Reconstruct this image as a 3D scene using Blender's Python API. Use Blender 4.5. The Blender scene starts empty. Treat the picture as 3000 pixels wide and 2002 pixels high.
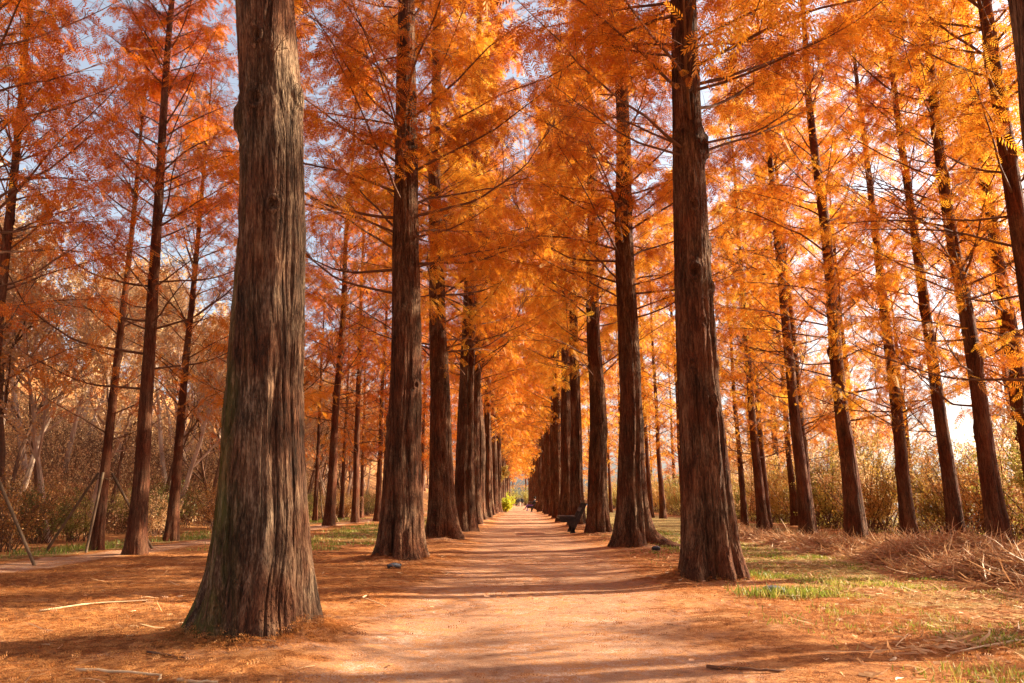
import bpy, math, random
import numpy as np
from mathutils import Vector, Matrix, Euler

S = bpy.context.scene
COL = S.collection
R_ = math.radians
PI = math.pi

# ------------------------------------------------------------------ camera
cam = bpy.data.cameras.new("camera")
cam.sensor_width = 36.0
cam.lens = 27.0
cam.clip_start = 0.05
cam.clip_end = 3000
camo = bpy.data.objects.new("camera", cam)
COL.objects.link(camo)
camo.location = (0, 0, 1.0)
camo.rotation_euler = (R_(90 + 11.73), 0, R_(0.49))
S.camera = camo

# ------------------------------------------------------------------ light
SUN_EL, SUN_AZ = 25.0, 74.0          # azimuth measured from +Y (down the avenue) towards +X
world = bpy.data.worlds.new("World")
S.world = world
world.use_nodes = True
wn = world.node_tree.nodes
sky = wn.new("ShaderNodeTexSky")
sky.sky_type = 'NISHITA'
sky.sun_disc = False
sky.sun_elevation = R_(SUN_EL)
sky.sun_rotation = R_(SUN_AZ)
sky.air_density = 1.0
sky.dust_density = 4.0
sky.ozone_density = 1.0
hs = wn.new("ShaderNodeHueSaturation")      # pale autumn haze in the whole sky
hs.inputs['Saturation'].default_value = 0.55
world.node_tree.links.new(sky.outputs[0], hs.inputs['Color'])
world.node_tree.links.new(hs.outputs[0], wn["Background"].inputs[0])
wn["Background"].inputs[1].default_value = 0.094
sl = bpy.data.lights.new("sun", 'SUN')
sl.energy = 5.0
sl.angle = R_(0.53)
sl.color = (1.0, 0.86, 0.63)
so = bpy.data.objects.new("sun", sl)
COL.objects.link(so)
sv = Vector((math.cos(R_(SUN_EL)) * math.sin(R_(SUN_AZ)), math.cos(R_(SUN_EL)) * math.cos(R_(SUN_AZ)), math.sin(R_(SUN_EL))))
so.rotation_euler = sv.to_track_quat('Z', 'Y').to_euler()
so.location = (30, 8, 40)

S.view_settings.view_transform = 'Standard'
S.view_settings.look = 'None'
S.view_settings.exposure = 1.78
S.view_settings.gamma = 1.0
S.view_settings.use_curve_mapping = False
cy = S.cycles
cy.max_bounces = 7
cy.diffuse_bounces = 4
cy.glossy_bounces = 2
cy.transmission_bounces = 5
cy.transparent_max_bounces = 4
cy.caustics_reflective = False
cy.caustics_refractive = False
cy.use_adaptive_sampling = True
cy.adaptive_threshold = 0.008
cy.use_denoising = True
cy.denoising_prefilter = 'NONE'

# ------------------------------------------------------------------ noise
def _hash(ix, iy, seed):
    h = (ix.astype(np.int64) * 374761393 + iy.astype(np.int64) * 668265263 + seed * 1442695041) & 0xFFFFFFFF
    h = ((h ^ (h >> 13)) * 1274126177) & 0xFFFFFFFF
    h = h ^ (h >> 16)
    return (h & 0xFFFF) / 32767.5 - 1.0

def vnoise(x, y, seed=0, perx=None):
    x = np.asarray(x, float); y = np.asarray(y, float)
    x, y = np.broadcast_arrays(x, y)
    ix = np.floor(x); iy = np.floor(y)
    fx = x - ix; fy = y - iy
    fx = fx * fx * fx * (fx * (fx * 6 - 15) + 10); fy = fy * fy * fy * (fy * (fy * 6 - 15) + 10)
    x0, x1 = ix, ix + 1
    if perx:
        x0 = np.mod(x0, perx); x1 = np.mod(x1, perx)
    a = _hash(x0, iy, seed); b = _hash(x1, iy, seed)
    c = _hash(x0, iy + 1, seed); d = _hash(x1, iy + 1, seed)
    return (a * (1 - fx) + b * fx) * (1 - fy) + (c * (1 - fx) + d * fx) * fy

def sstep(a, b, x):
    t = np.clip((x - a) / (b - a), 0, 1)
    return t * t * (3 - 2 * t)

# ------------------------------------------------------------------ mesh helpers
def mesh_np(name, V, F, mats=(), mat_idx=None, attrs=None, smooth=True, tris=None):
    """V (n,3), F (m,4) quads, tris (k,3)"""
    me = bpy.data.meshes.new(name)
    nq = 0 if F is None else len(F)
    nt = 0 if tris is None else len(tris)
    me.vertices.add(len(V))
    me.vertices.foreach_set("co", np.ascontiguousarray(V, dtype=np.float32).ravel())
    loops = []
    if nq: loops.append(np.asarray(F, dtype=np.int32).ravel())
    if nt: loops.append(np.asarray(tris, dtype=np.int32).ravel())
    loops = np.concatenate(loops)
    me.loops.add(len(loops))
    me.loops.foreach_set("vertex_index", loops)
    me.polygons.add(nq + nt)
    starts = np.concatenate([np.arange(nq) * 4, nq * 4 + np.arange(nt) * 3]).astype(np.int32)
    me.polygons.foreach_set("loop_start", starts)
    if mat_idx is not None:
        me.polygons.foreach_set("material_index", np.asarray(mat_idx, dtype=np.int32))
    me.polygons.foreach_set("use_smooth", np.full(nq + nt, smooth, dtype=bool))
    for m in mats: me.materials.append(m)
    if attrs:
        for k, v in attrs.items():
            a = me.attributes.new(k, 'FLOAT', 'POINT')
            a.data.foreach_set("value", np.ascontiguousarray(v, dtype=np.float32))
    me.update(calc_edges=True)
    return me

def tubes(P, R, k):
    """P (m,n,3) polylines, R (m,n) radii -> V, F (quads)"""
    m, n, _ = P.shape
    T = np.empty_like(P)
    T[:, 1:-1] = P[:, 2:] - P[:, :-2]
    T[:, 0] = P[:, 1] - P[:, 0]
    T[:, -1] = P[:, -1] - P[:, -2]
    T /= np.linalg.norm(T, axis=2, keepdims=True) + 1e-9
    ref = np.zeros_like(T); ref[..., 2] = 1.0
    v = np.abs(T[:, :1, 2]) > 0.9
    ref = np.where(v[..., None], np.array([1.0, 0, 0]), ref)
    A = np.cross(T, ref); A /= np.linalg.norm(A, axis=2, keepdims=True) + 1e-9
    B = np.cross(T, A)
    ang = np.arange(k) * 2 * PI / k
    V = P[:, :, None, :] + R[:, :, None, None] * (A[:, :, None, :] * np.cos(ang)[None, None, :, None] + B[:, :, None, :] * np.sin(ang)[None, None, :, None])
    V = V.reshape(-1, 3)
    i = np.arange(m)[:, None, None] * n * k; j = np.arange(n - 1)[None, :, None] * k; l = np.arange(k)[None, None, :]
    l2 = (l + 1) % k
    F = np.stack(np.broadcast_arrays(i + j + l, i + j + l2, i + j + k + l2, i + j + k + l), -1).reshape(-1, 4)
    return V, F

def obj(name, me, parent=None, loc=None, rot=None, sc=None):
    o = bpy.data.objects.new(name, me)
    COL.objects.link(o)
    if parent is not None: o.parent = parent
    if loc is not None: o.location = loc
    if rot is not None: o.rotation_euler = rot
    if sc is not None: o.scale = (sc, sc, sc) if not hasattr(sc, '__len__') else sc
    return o

def tag(o, label=None, cat=None, group=None, kind=None):
    if label: o["label"] = label
    if cat: o["category"] = cat
    if group: o["group"] = group
    if kind: o["kind"] = kind
    return o

def empty(name, loc, rot=(0, 0, 0), sc=1.0):
    e = obj(name, None, None, loc, rot, sc)
    e.empty_display_size = 0.3
    return e

def unit(v):
    return v / (np.linalg.norm(v, axis=-1, keepdims=True) + 1e-9)

# ------------------------------------------------------------------ materials
def mat(name):
    m = bpy.data.materials.new(name)
    m.use_nodes = True
    nt = m.node_tree
    for n in list(nt.nodes):
        if n.type != 'OUTPUT_MATERIAL': nt.nodes.remove(n)
    return m, nt, nt.nodes, nt.links, nt.nodes['Material Output']

def N(nodes, t, **kw):
    n = nodes.new(t)
    for k, v in kw.items(): setattr(n, k, v)
    return n

def noise(nodes, links, vec, scale, detail=4, rough=0.55, dist=0.0):
    n = nodes.new('ShaderNodeTexNoise')
    n.inputs['Scale'].default_value = scale
    n.inputs['Detail'].default_value = detail
    n.inputs['Roughness'].default_value = rough
    n.inputs['Distortion'].default_value = dist
    if vec is not None: links.new(vec, n.inputs['Vector'])
    return n.outputs['Fac']

def ramp(nodes, links, fac, stops):
    r = nodes.new('ShaderNodeValToRGB')
    e = r.color_ramp.elements
    while len(e) < len(stops): e.new(0.5)
    for el, (p, c) in zip(e, stops):
        el.position = p; el.color = (*c, 1)
    links.new(fac, r.inputs[0])
    return r.outputs[0]

def mathn(nodes, links, op, a, b=None, clamp=False):
    m = nodes.new('ShaderNodeMath'); m.operation = op; m.use_clamp = clamp
    for i, v in enumerate((a, b)):
        if v is None: continue
        if isinstance(v, (int, float)): m.inputs[i].default_value = v
        else: links.new(v, m.inputs[i])
    return m.outputs[0]

def mixc(nodes, links, fac, a, b):
    m = nodes.new('ShaderNodeMix'); m.data_type = 'RGBA'
    for s, v in ((m.inputs[0], fac), (m.inputs[6], a), (m.inputs[7], b)):
        if isinstance(v, (int, float)): s.default_value = v
        elif isinstance(v, tuple): s.default_value = (*v, 1)
        else: links.new(v, s)
    return m.outputs[2]

def mapr(nodes, links, v, a, b, c=0.0, d=1.0):
    m = nodes.new('ShaderNodeMapRange'); m.inputs[1].default_value = a; m.inputs[2].default_value = b
    m.inputs[3].default_value = c; m.inputs[4].default_value = d
    links.new(v, m.inputs[0]); return m.outputs[0]

def bark_mat(name, dark, mid, light, moss=0.0, scale=1.0, bump=0.012):
    m, nt, nd, lk, out = mat(name)
    tc = nd.new('ShaderNodeTexCoord')
    mp = nd.new('ShaderNodeMapping'); mp.inputs['Scale'].default_value = (1, 1, 0.11)
    lk.new(tc.outputs['Object'], mp.inputs[0])
    fib = noise(nd, lk, mp.outputs[0], 42 * scale, 6, 0.65, 0.3)
    mp2 = nd.new('ShaderNodeMapping'); mp2.inputs['Scale'].default_value = (1, 1, 0.22)
    lk.new(tc.outputs['Object'], mp2.inputs[0])
    fib2 = noise(nd, lk, mp2.outputs[0], 110 * scale, 4, 0.6)
    big = noise(nd, lk, mp2.outputs[0], 5.5, 4, 0.55, 0.4)
    big2 = noise(nd, lk, tc.outputs['Object'], 1.7, 3, 0.5)
    t = mathn(nd, lk, 'ADD', mathn(nd, lk, 'MULTIPLY', fib, 0.6), mathn(nd, lk, 'MULTIPLY', fib2, 0.4))
    t = mathn(nd, lk, 'ADD', t, mathn(nd, lk, 'MULTIPLY', mathn(nd, lk, 'SUBTRACT', big, 0.5), 0.55))
    c = ramp(nd, lk, t, [(0.36, dark), (0.50, mid), (0.64, light)])
    red = ramp(nd, lk, t, [(0.36, dark), (0.52, (mid[0] * 1.25, mid[1] * 0.8, mid[2] * 0.65)), (0.72, (light[0] * .95, light[1] * .7, light[2] * .55))])
    c = mixc(nd, lk, mapr(nd, lk, big2, 0.38, 0.62), c, red)
    if moss > 0:
        ge = nd.new('ShaderNodeTexCoord')
        sep = nd.new('ShaderNodeSeparateXYZ'); lk.new(ge.outputs['Object'], sep.inputs[0])
        side = mapr(nd, lk, sep.outputs[0], 0.0, -0.30)
        low = mapr(nd, lk, sep.outputs[2], 4.5, 0.0, 0.12, 1.0)
        mn = noise(nd, lk, mp2.outputs[0], 7, 5, 0.6)
        f = mathn(nd, lk, 'MULTIPLY', mathn(nd, lk, 'MULTIPLY', side, low), mapr(nd, lk, mn, 0.42, 0.62), clamp=True)
        f = mathn(nd, lk, 'MULTIPLY', f, moss * .9, clamp=True)
        c = mixc(nd, lk, f, c, (0.095, 0.105, 0.018))
    mp3 = nd.new('ShaderNodeMapping'); mp3.inputs['Scale'].default_value = (1, 1, 0.07)
    lk.new(tc.outputs['Object'], mp3.inputs[0])
    ck = noise(nd, lk, mp3.outputs[0], 26 * scale, 3, 0.5, 0.25)
    ck = mathn(nd, lk, 'ABSOLUTE', mathn(nd, lk, 'SUBTRACT', ck, 0.5))
    ck = mapr(nd, lk, ck, 0.0, 0.045)
    hb = mathn(nd, lk, 'ADD', t, mathn(nd, lk, 'MULTIPLY', ck, 0.55))
    b = nd.new('ShaderNodeBump'); b.inputs['Strength'].default_value = 1.0; b.inputs['Distance'].default_value = bump
    lk.new(hb, b.inputs['Height'])
    p = nd.new('ShaderNodeBsdfPrincipled')
    p.inputs['Roughness'].default_value = 0.9
    p.inputs['Specular IOR Level'].default_value = 0.15
    lk.new(c, p.inputs['Base Color']); lk.new(b.outputs[0], p.inputs['Normal'])
    lk.new(p.outputs[0], out.inputs[0])
    return m

def leaf_mat(name, stops, trans=0.5, boost=1.0):
    m, nt, nd, lk, out = mat(name)
    at = nd.new('ShaderNodeAttribute'); at.attribute_name = 'rnd'
    oi = nd.new('ShaderNodeObjectInfo')
    tc = nd.new('ShaderNodeTexCoord')
    big = noise(nd, lk, tc.outputs['Object'], 0.55, 2, 0.5)
    t = mathn(nd, lk, 'ADD', mathn(nd, lk, 'MULTIPLY', at.outputs['Fac'], 0.62), mathn(nd, lk, 'MULTIPLY', oi.outputs['Random'], 0.22))
    t = mathn(nd, lk, 'ADD', t, mapr(nd, lk, big, 0.35, 0.65, -0.05, 0.33))
    c = ramp(nd, lk, t, stops)
    d = nd.new('ShaderNodeBsdfDiffuse'); tr = nd.new('ShaderNodeBsdfTranslucent')
    lk.new(c, d.inputs[0])
    lk.new(c, tr.inputs[0])
    mx = nd.new('ShaderNodeMixShader'); mx.inputs[0].default_value = trans
    lk.new(d.outputs[0], mx.inputs[1]); lk.new(tr.outputs[0], mx.inputs[2])
    gl = nd.new('ShaderNodeBsdfGlossy'); gl.inputs['Roughness'].default_value = 0.45
    gl.inputs[0].default_value = (1, 0.9, 0.8, 1)
    m2 = nd.new('ShaderNodeMixShader'); m2.inputs[0].default_value = 0.035
    lk.new(mx.outputs[0], m2.inputs[1]); lk.new(gl.outputs[0], m2.inputs[2])
    lk.new(m2.outputs[0], out.inputs[0])
    return m

def plain_mat(name, col, rough=0.7, var=0.25, scale=14, metal=0.0, stretch=None, bump=0.0):
    m, nt, nd, lk, out = mat(name)
    tc = nd.new('ShaderNodeTexCoord')
    vec = tc.outputs['Object']
    if stretch:
        mp = nd.new('ShaderNodeMapping'); mp.inputs['Scale'].default_value = stretch
        lk.new(vec, mp.inputs[0]); vec = mp.outputs[0]
    f = noise(nd, lk, vec, scale, 5, 0.6)
    c = ramp(nd, lk, f, [(0.3, tuple(x * (1 - var) for x in col)), (0.7, tuple(min(1, x * (1 + var)) for x in col))])
    p = nd.new('ShaderNodeBsdfPrincipled')
    p.inputs['Roughness'].default_value = rough; p.inputs['Metallic'].default_value = metal
    p.inputs['Specular IOR Level'].default_value = 0.25
    lk.new(c, p.inputs['Base Color'])
    if bump:
        b = nd.new('ShaderNodeBump'); b.inputs['Distance'].default_value = bump
        lk.new(f, b.inputs['Height']); lk.new(b.outputs[0], p.inputs['Normal'])
    lk.new(p.outputs[0], out.inputs[0])
    return m

BARK_NEAR = bark_mat('bark_weathered', (0.028, 0.014, 0.008), (0.095, 0.052, 0.029), (0.31, 0.205, 0.125), moss=1.0, bump=0.03)
BARK = bark_mat('bark_brown', (0.028, 0.012, 0.006), (0.095, 0.046, 0.024), (0.26, 0.15, 0.085), bump=0.028)
BARK_RED = bark_mat('bark_red_brown', (0.035, 0.014, 0.008), (0.110, 0.046, 0.024), (0.23, 0.11, 0.058), scale=1.5, bump=0.014)
TWIG = plain_mat('twig_bark', (0.14, 0.065, 0.035), 0.85, 0.35, 6)
TWIG_PALE = plain_mat('pale_twig_bark', (0.46, 0.31, 0.22), 0.85, 0.4, 1.2)
LEAF_GOLD = leaf_mat('needles_gold', [(0.08, (0.28, 0.080, 0.011)), (0.36, (0.67, 0.245, 0.017)), (0.68, (0.84, 0.40, 0.035)), (0.99, (0.88, 0.58, 0.10))], 0.52)
LEAF_ORANGE = leaf_mat('needles_orange', [(0.08, (0.26, 0.060, 0.010)), (0.36, (0.61, 0.180, 0.014)), (0.70, (0.80, 0.30, 0.025)), (0.99, (0.85, 0.46, 0.06))], 0.52)
LEAF_RED = leaf_mat('needles_red', [(0.08, (0.26, 0.045, 0.009)), (0.36, (0.60, 0.145, 0.012)), (0.70, (0.79, 0.245, 0.018)), (0.99, (0.85, 0.40, 0.04))], 0.54)
LEAF_TAN = leaf_mat('dry_leaves_tan', [(0.1, (0.50, 0.24, 0.09)), (0.5, (0.74, 0.44, 0.19)), (0.9, (0.84, 0.62, 0.34))], 0.45)
LEAF_YG = leaf_mat('leaves_yellow_green', [(0.1, (0.13, 0.10, 0.02)), (0.35, (0.34, 0.22, 0.04)), (0.65, (0.54, 0.31, 0.06)), (0.95, (0.62, 0.27, 0.06))], 0.5)
LEAF_DG = leaf_mat('leaves_dark_green', [(0.1, (0.06, 0.075, 0.014)), (0.5, (0.15, 0.15, 0.025)), (0.9, (0.36, 0.25, 0.05))], 0.35)
LEAF_RUST = leaf_mat('leaves_rust', [(0.1, (0.22, 0.08, 0.02)), (0.5, (0.46, 0.20, 0.05)), (0.9, (0.66, 0.36, 0.10))], 0.45)
LEAF_LIME = leaf_mat('leaves_lime', [(0.1, (0.35, 0.42, 0.02)), (0.9, (0.75, 0.70, 0.05))], 0.5)
LEAF_OLIVE = leaf_mat('leaves_olive', [(0.1, (0.14, 0.16, 0.03)), (0.5, (0.42, 0.36, 0.07)), (0.9, (0.75, 0.52, 0.15))], 0.45)
LITTER = leaf_mat('fallen_needle_litter', [(0.05, (0.14, 0.035, 0.012)), (0.45, (0.42, 0.143, 0.033)), (0.98, (0.62, 0.285, 0.085))], 0.15)
GRASS = leaf_mat('grass_blades', [(0.1, (0.08, 0.13, 0.015)), (0.45, (0.20, 0.24, 0.025)), (0.7, (0.40, 0.33, 0.07)), (1.0, (0.58, 0.40, 0.17))], 0.4)
STRAW = leaf_mat('dry_reed_straw', [(0.08, (0.13, 0.05, 0.022)), (0.45, (0.42, 0.20, 0.088)), (0.95, (0.78, 0.50, 0.27))], 0.2)
STICK_PALE = plain_mat('peeled_stick', (0.62, 0.42, 0.24), 0.7, 0.25, 9, stretch=(1, 1, 1))
STAKE = plain_mat('stake_wood', (0.15, 0.09, 0.05), 0.8, 0.4, 12, stretch=(1, 1, .1), bump=.004)
BENCHW = plain_mat('dark_stained_timber', (0.055, 0.042, 0.040), 0.55, 0.35, 10, stretch=(1, .15, 1), bump=.003)
BENCHEND = plain_mat('sunlit_end_grain', (0.72, 0.50, 0.28), 0.8, 0.3, 25)  # tan board end, paled further to stand for sunlight falling on it
LAMPM = plain_mat('weathered_dark_metal', (0.05, 0.05, 0.055), 0.5, 0.4, 18, metal=0.4)
LENSM = plain_mat('lamp_lens', (0.13, 0.14, 0.16), 0.15, 0.2, 6)

# ------------------------------------------------------------------ ground height
LEFT_ROW = [(-1.92, 6.05), (-2.02, 13.70), (-1.98, 20.1), (-1.80, 25.6), (-1.88, 32.6), (-1.95, 39.6), (-1.9, 46.4), (-2.0, 53.4), (-1.9, 60.2), (-1.85, 67.0)]
LEFT_ROW += [(-1.95 + 0.1 * math.sin(i * 2.3), 82 + i * 7.0) for i in range(13)]
RIGHT_ROW = [(2.47, 10.40), (2.46, 17.10), (2.40, 24.0), (2.28, 30.6), (2.36, 37.5), (2.30, 44.2), (2.38, 51.0), (2.32, 57.8), (2.4, 64.8), (2.28, 71.6), (2.36, 85.0)]
RIGHT_ROW += [(2.35 + 0.1 * math.sin(i * 1.9), 92 + i * 7.0) for i in range(12)]
MOUND = LEFT_ROW[:12] + RIGHT_ROW[:12]

def hgt(x, y):
    x = np.asarray(x, float); y = np.asarray(y, float)
    h = np.zeros(np.broadcast(x, y).shape)
    off = sstep(1.4, 2.6, np.abs(x - 0.2))
    h = h + 0.022 * vnoise(x * 0.8, y * 0.8, 3) * (0.25 + off)
    h = h + (0.010 * vnoise(x * 3.1, y * 3.1, 4) + 0.006 * vnoise(x * 8.3, y * 8.3, 5)) * (0.25 + off)
    h = h + 0.05 * vnoise(x * 0.18, y * 0.18, 7) * off * sstep(4, 14, y)
    h = h - 0.035 * (1 - sstep(0.9, 1.9, np.abs(x - 0.2)))
    for (tx, ty) in MOUND:
        d2 = (x - tx) ** 2 + (y - ty) ** 2
        h = h + 0.11 * np.exp(-d2 / 0.45) * (1 + .5 * vnoise(x * 2.2, y * 2.2, 15) + .25 * vnoise(x * 6, y * 6, 16))
    hl = -(x + 12.0)
    h = h + np.where(hl > 0, 0.36 * hl * sstep(0, 5, hl), 0) * (1 + 0.12 * vnoise(x * .07, y * .07, 11))
    h = np.where(hl > 60, h * 0 + 22 + 0.05 * (hl - 60), h)
    h = h - 1.1 * sstep(15, 24, x)
    return h

gm, nt, nd, lk, out = mat('ground_litter')
tc = nd.new('ShaderNodeTexCoord')
P3 = tc.outputs['Object']
aS = N(nd, 'ShaderNodeAttribute', attribute_name='sand').outputs['Fac']
aG = N(nd, 'ShaderNodeAttribute', attribute_name='grass').outputs['Fac']
n_f = noise(nd, lk, P3, 55, 8, 0.72)
n_c = noise(nd, lk, P3, 9, 6, 0.65, 0.4)
n_m = noise(nd, lk, P3, 1.6, 5, 0.6, 0.3)
n_g = noise(nd, lk, P3, 150, 4, 0.7)
t = mathn(nd, lk, 'ADD', mathn(nd, lk, 'MULTIPLY', n_f, 0.55), mathn(nd, lk, 'MULTIPLY', n_c, 0.45))
needle = ramp(nd, lk, t, [(0.38, (0.09, 0.028, 0.010)), (0.49, (0.32, 0.108, 0.030)), (0.60, (0.62, 0.275, 0.092))])
sandc = ramp(nd, lk, mathn(nd, lk, 'ADD', mathn(nd, lk, 'MULTIPLY', n_g, 0.6), mathn(nd, lk, 'MULTIPLY', n_m, 0.4)), [(0.38, (0.27, 0.145, 0.088)), (0.5, (0.48, 0.285, 0.188)), (0.62, (0.71, 0.485, 0.365))])
# litter strewn over the sand
lit = mathn(nd, lk, 'MULTIPLY', mapr(nd, lk, t, 0.45, 0.52), mapr(nd, lk, n_m, 0.34, 0.52))
sandc = mixc(nd, lk, mathn(nd, lk, 'MULTIPLY', lit, 0.8), sandc, needle)
grassc = ramp(nd, lk, t, [(0.38, (0.06, 0.045, 0.014)), (0.48, (0.20, 0.135, 0.035)), (0.60, (0.50, 0.33, 0.14))])
ms = mathn(nd, lk, 'ADD', aS, mathn(nd, lk, 'MULTIPLY', mathn(nd, lk, 'SUBTRACT', n_m, 0.5), 2.0))
ms = mathn(nd, lk, 'ADD', ms, mathn(nd, lk, 'MULTIPLY', mathn(nd, lk, 'SUBTRACT', n_c, 0.5), 1.6))
ms = mapr(nd, lk, ms, 0.25, 0.85)
mg = mathn(nd, lk, 'ADD', aG, mathn(nd, lk, 'MULTIPLY', mathn(nd, lk, 'SUBTRACT', n_m, 0.5), 1.6))
mg = mapr(nd, lk, mathn(nd, lk, 'ADD', mg, mathn(nd, lk, 'MULTIPLY', mathn(nd, lk, 'SUBTRACT', n_c, 0.5), 1.2)), 0.45, 0.8)
n_p = noise(nd, lk, P3, 0.9, 6, 0.7, 0.6)
needle = mixc(nd, lk, mapr(nd, lk, n_p, 0.50, 0.66, 0.0, 0.6), needle, (0.13, 0.055, 0.026))
needle = mixc(nd, lk, mapr(nd, lk, n_p, 0.46, 0.34, 0.0, 0.55), needle, (0.62, 0.33, 0.15))
c = mixc(nd, lk, mg, needle, grassc)
c = mixc(nd, lk, ms, c, sandc)
b = nd.new('ShaderNodeBump'); b.inputs['Strength'].default_value = 0.9; b.inputs['Distance'].default_value = 0.035
lk.new(t, b.inputs['Height'])
p = nd.new('ShaderNodeBsdfPrincipled'); p.inputs['Roughness'].default_value = 0.95; p.inputs['Specular IOR Level'].default_value = 0.1
lk.new(c, p.inputs['Base Color']); lk.new(b.outputs[0], p.inputs['Normal']); lk.new(p.outputs[0], out.inputs[0])
GROUND = gm

def axis(a, lo, hi, k, mn):
    """graded coordinates from a outwards to lo and hi"""
    r = [a]
    while r[-1] < hi: r.append(r[-1] + max(mn, abs(r[-1]) * k))
    l = [a]
    while l[-1] > lo: l.append(l[-1] - max(mn, abs(l[-1]) * k))
    return np.array(l[::-1][:-1] + r)
ys = np.concatenate([np.arange(-60, 2, 3.0), axis(2.0, 2.0, 900, 0.010, 0.04)[0:]])
xs = axis(0.2, -300, 260, 0.017, 0.05)
X, Y = np.meshgrid(xs, ys)
Z = hgt(X, Y)
sandA = 0.95 - 0.95 * sstep(0.7, 2.1, np.abs(X - 0.22 + 0.15 * np.sin(Y * .3)))
sandA = np.maximum(sandA, 0.35 * np.exp(-((X - 2.2) ** 2 + (Y - 8.6) ** 2) / 1.2))
for (tx, ty) in MOUND: sandA = np.maximum(sandA, 0.62 * np.exp(-((X - tx - .1) ** 2 + (Y - ty + .25) ** 2) / 0.55))
side = (1 - sstep(0.38, 0.60, np.abs(X + 7.85)))
sandA = np.maximum(sandA, side * 1.1)
grA = 1.0 * sstep(2.6, 3.6, X) * (1 - sstep(9, 12, X)) * (0.6 + 0.4 * sstep(8, 13, Y))
grA = np.maximum(grA, 0.66 * sstep(-6.6, -5.6, X) * (1 - sstep(-3.2, -2.4, X)) * sstep(17, 21, Y))
grA = np.maximum(grA, 0.7 * sstep(-10.6, -9.6, X) * (1 - sstep(-8.7, -8.4, X)))
grA = np.maximum(grA, 0.5 * sstep(14, 16, X))
grA = np.maximum(grA, 0.45 * (1 - sstep(-13, -11, X)))
ny, nx = X.shape
idx = np.arange(ny * nx).reshape(ny, nx)
F = np.stack([idx[:-1, :-1], idx[:-1, 1:], idx[1:, 1:], idx[1:, :-1]], -1).reshape(-1, 4)
cxs = 0.5 * (X[:-1, :-1] + X[1:, 1:]).ravel()
ispath = np.abs(cxs - 0.2) < 1.62
isside = np.abs(cxs + 7.85) < 0.6
VV = np.stack([X, Y, Z], -1).reshape(-1, 3)
def sub(name, mask):
    f = F[mask]; u, inv = np.unique(f, return_inverse=True)
    me = mesh_np(name, VV[u], inv.reshape(-1, 4), [GROUND], attrs={'sand': sandA.ravel()[u], 'grass': grA.ravel()[u]})
    o = obj(name, me); tag(o, kind='structure'); return o
sub('ground', ~(ispath | isside))
sub('path', ispath)
sub('side_path', isside)

wm, nt, nd, lk, out = mat('lake_water')
p = nd.new('ShaderNodeBsdfPrincipled'); p.inputs['Base Color'].default_value = (0.05, 0.09, 0.12, 1); p.inputs['Roughness'].default_value = 0.08
nn = noise(nd, lk, nd.new('ShaderNodeTexCoord').outputs['Object'], 1.5, 3)
b = nd.new('ShaderNodeBump'); b.inputs['Distance'].default_value = 0.03; lk.new(nn, b.inputs['Height']); lk.new(b.outputs[0], p.inputs['Normal'])
lk.new(p.outputs[0], out.inputs[0])
me = mesh_np('water', np.array([[19, -60, -.75], [900, -60, -.75], [900, 900, -.75], [19, 900, -.75]], float), np.array([[0, 1, 2, 3]]), [wm])
tag(obj('water', me), kind='structure')

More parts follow.
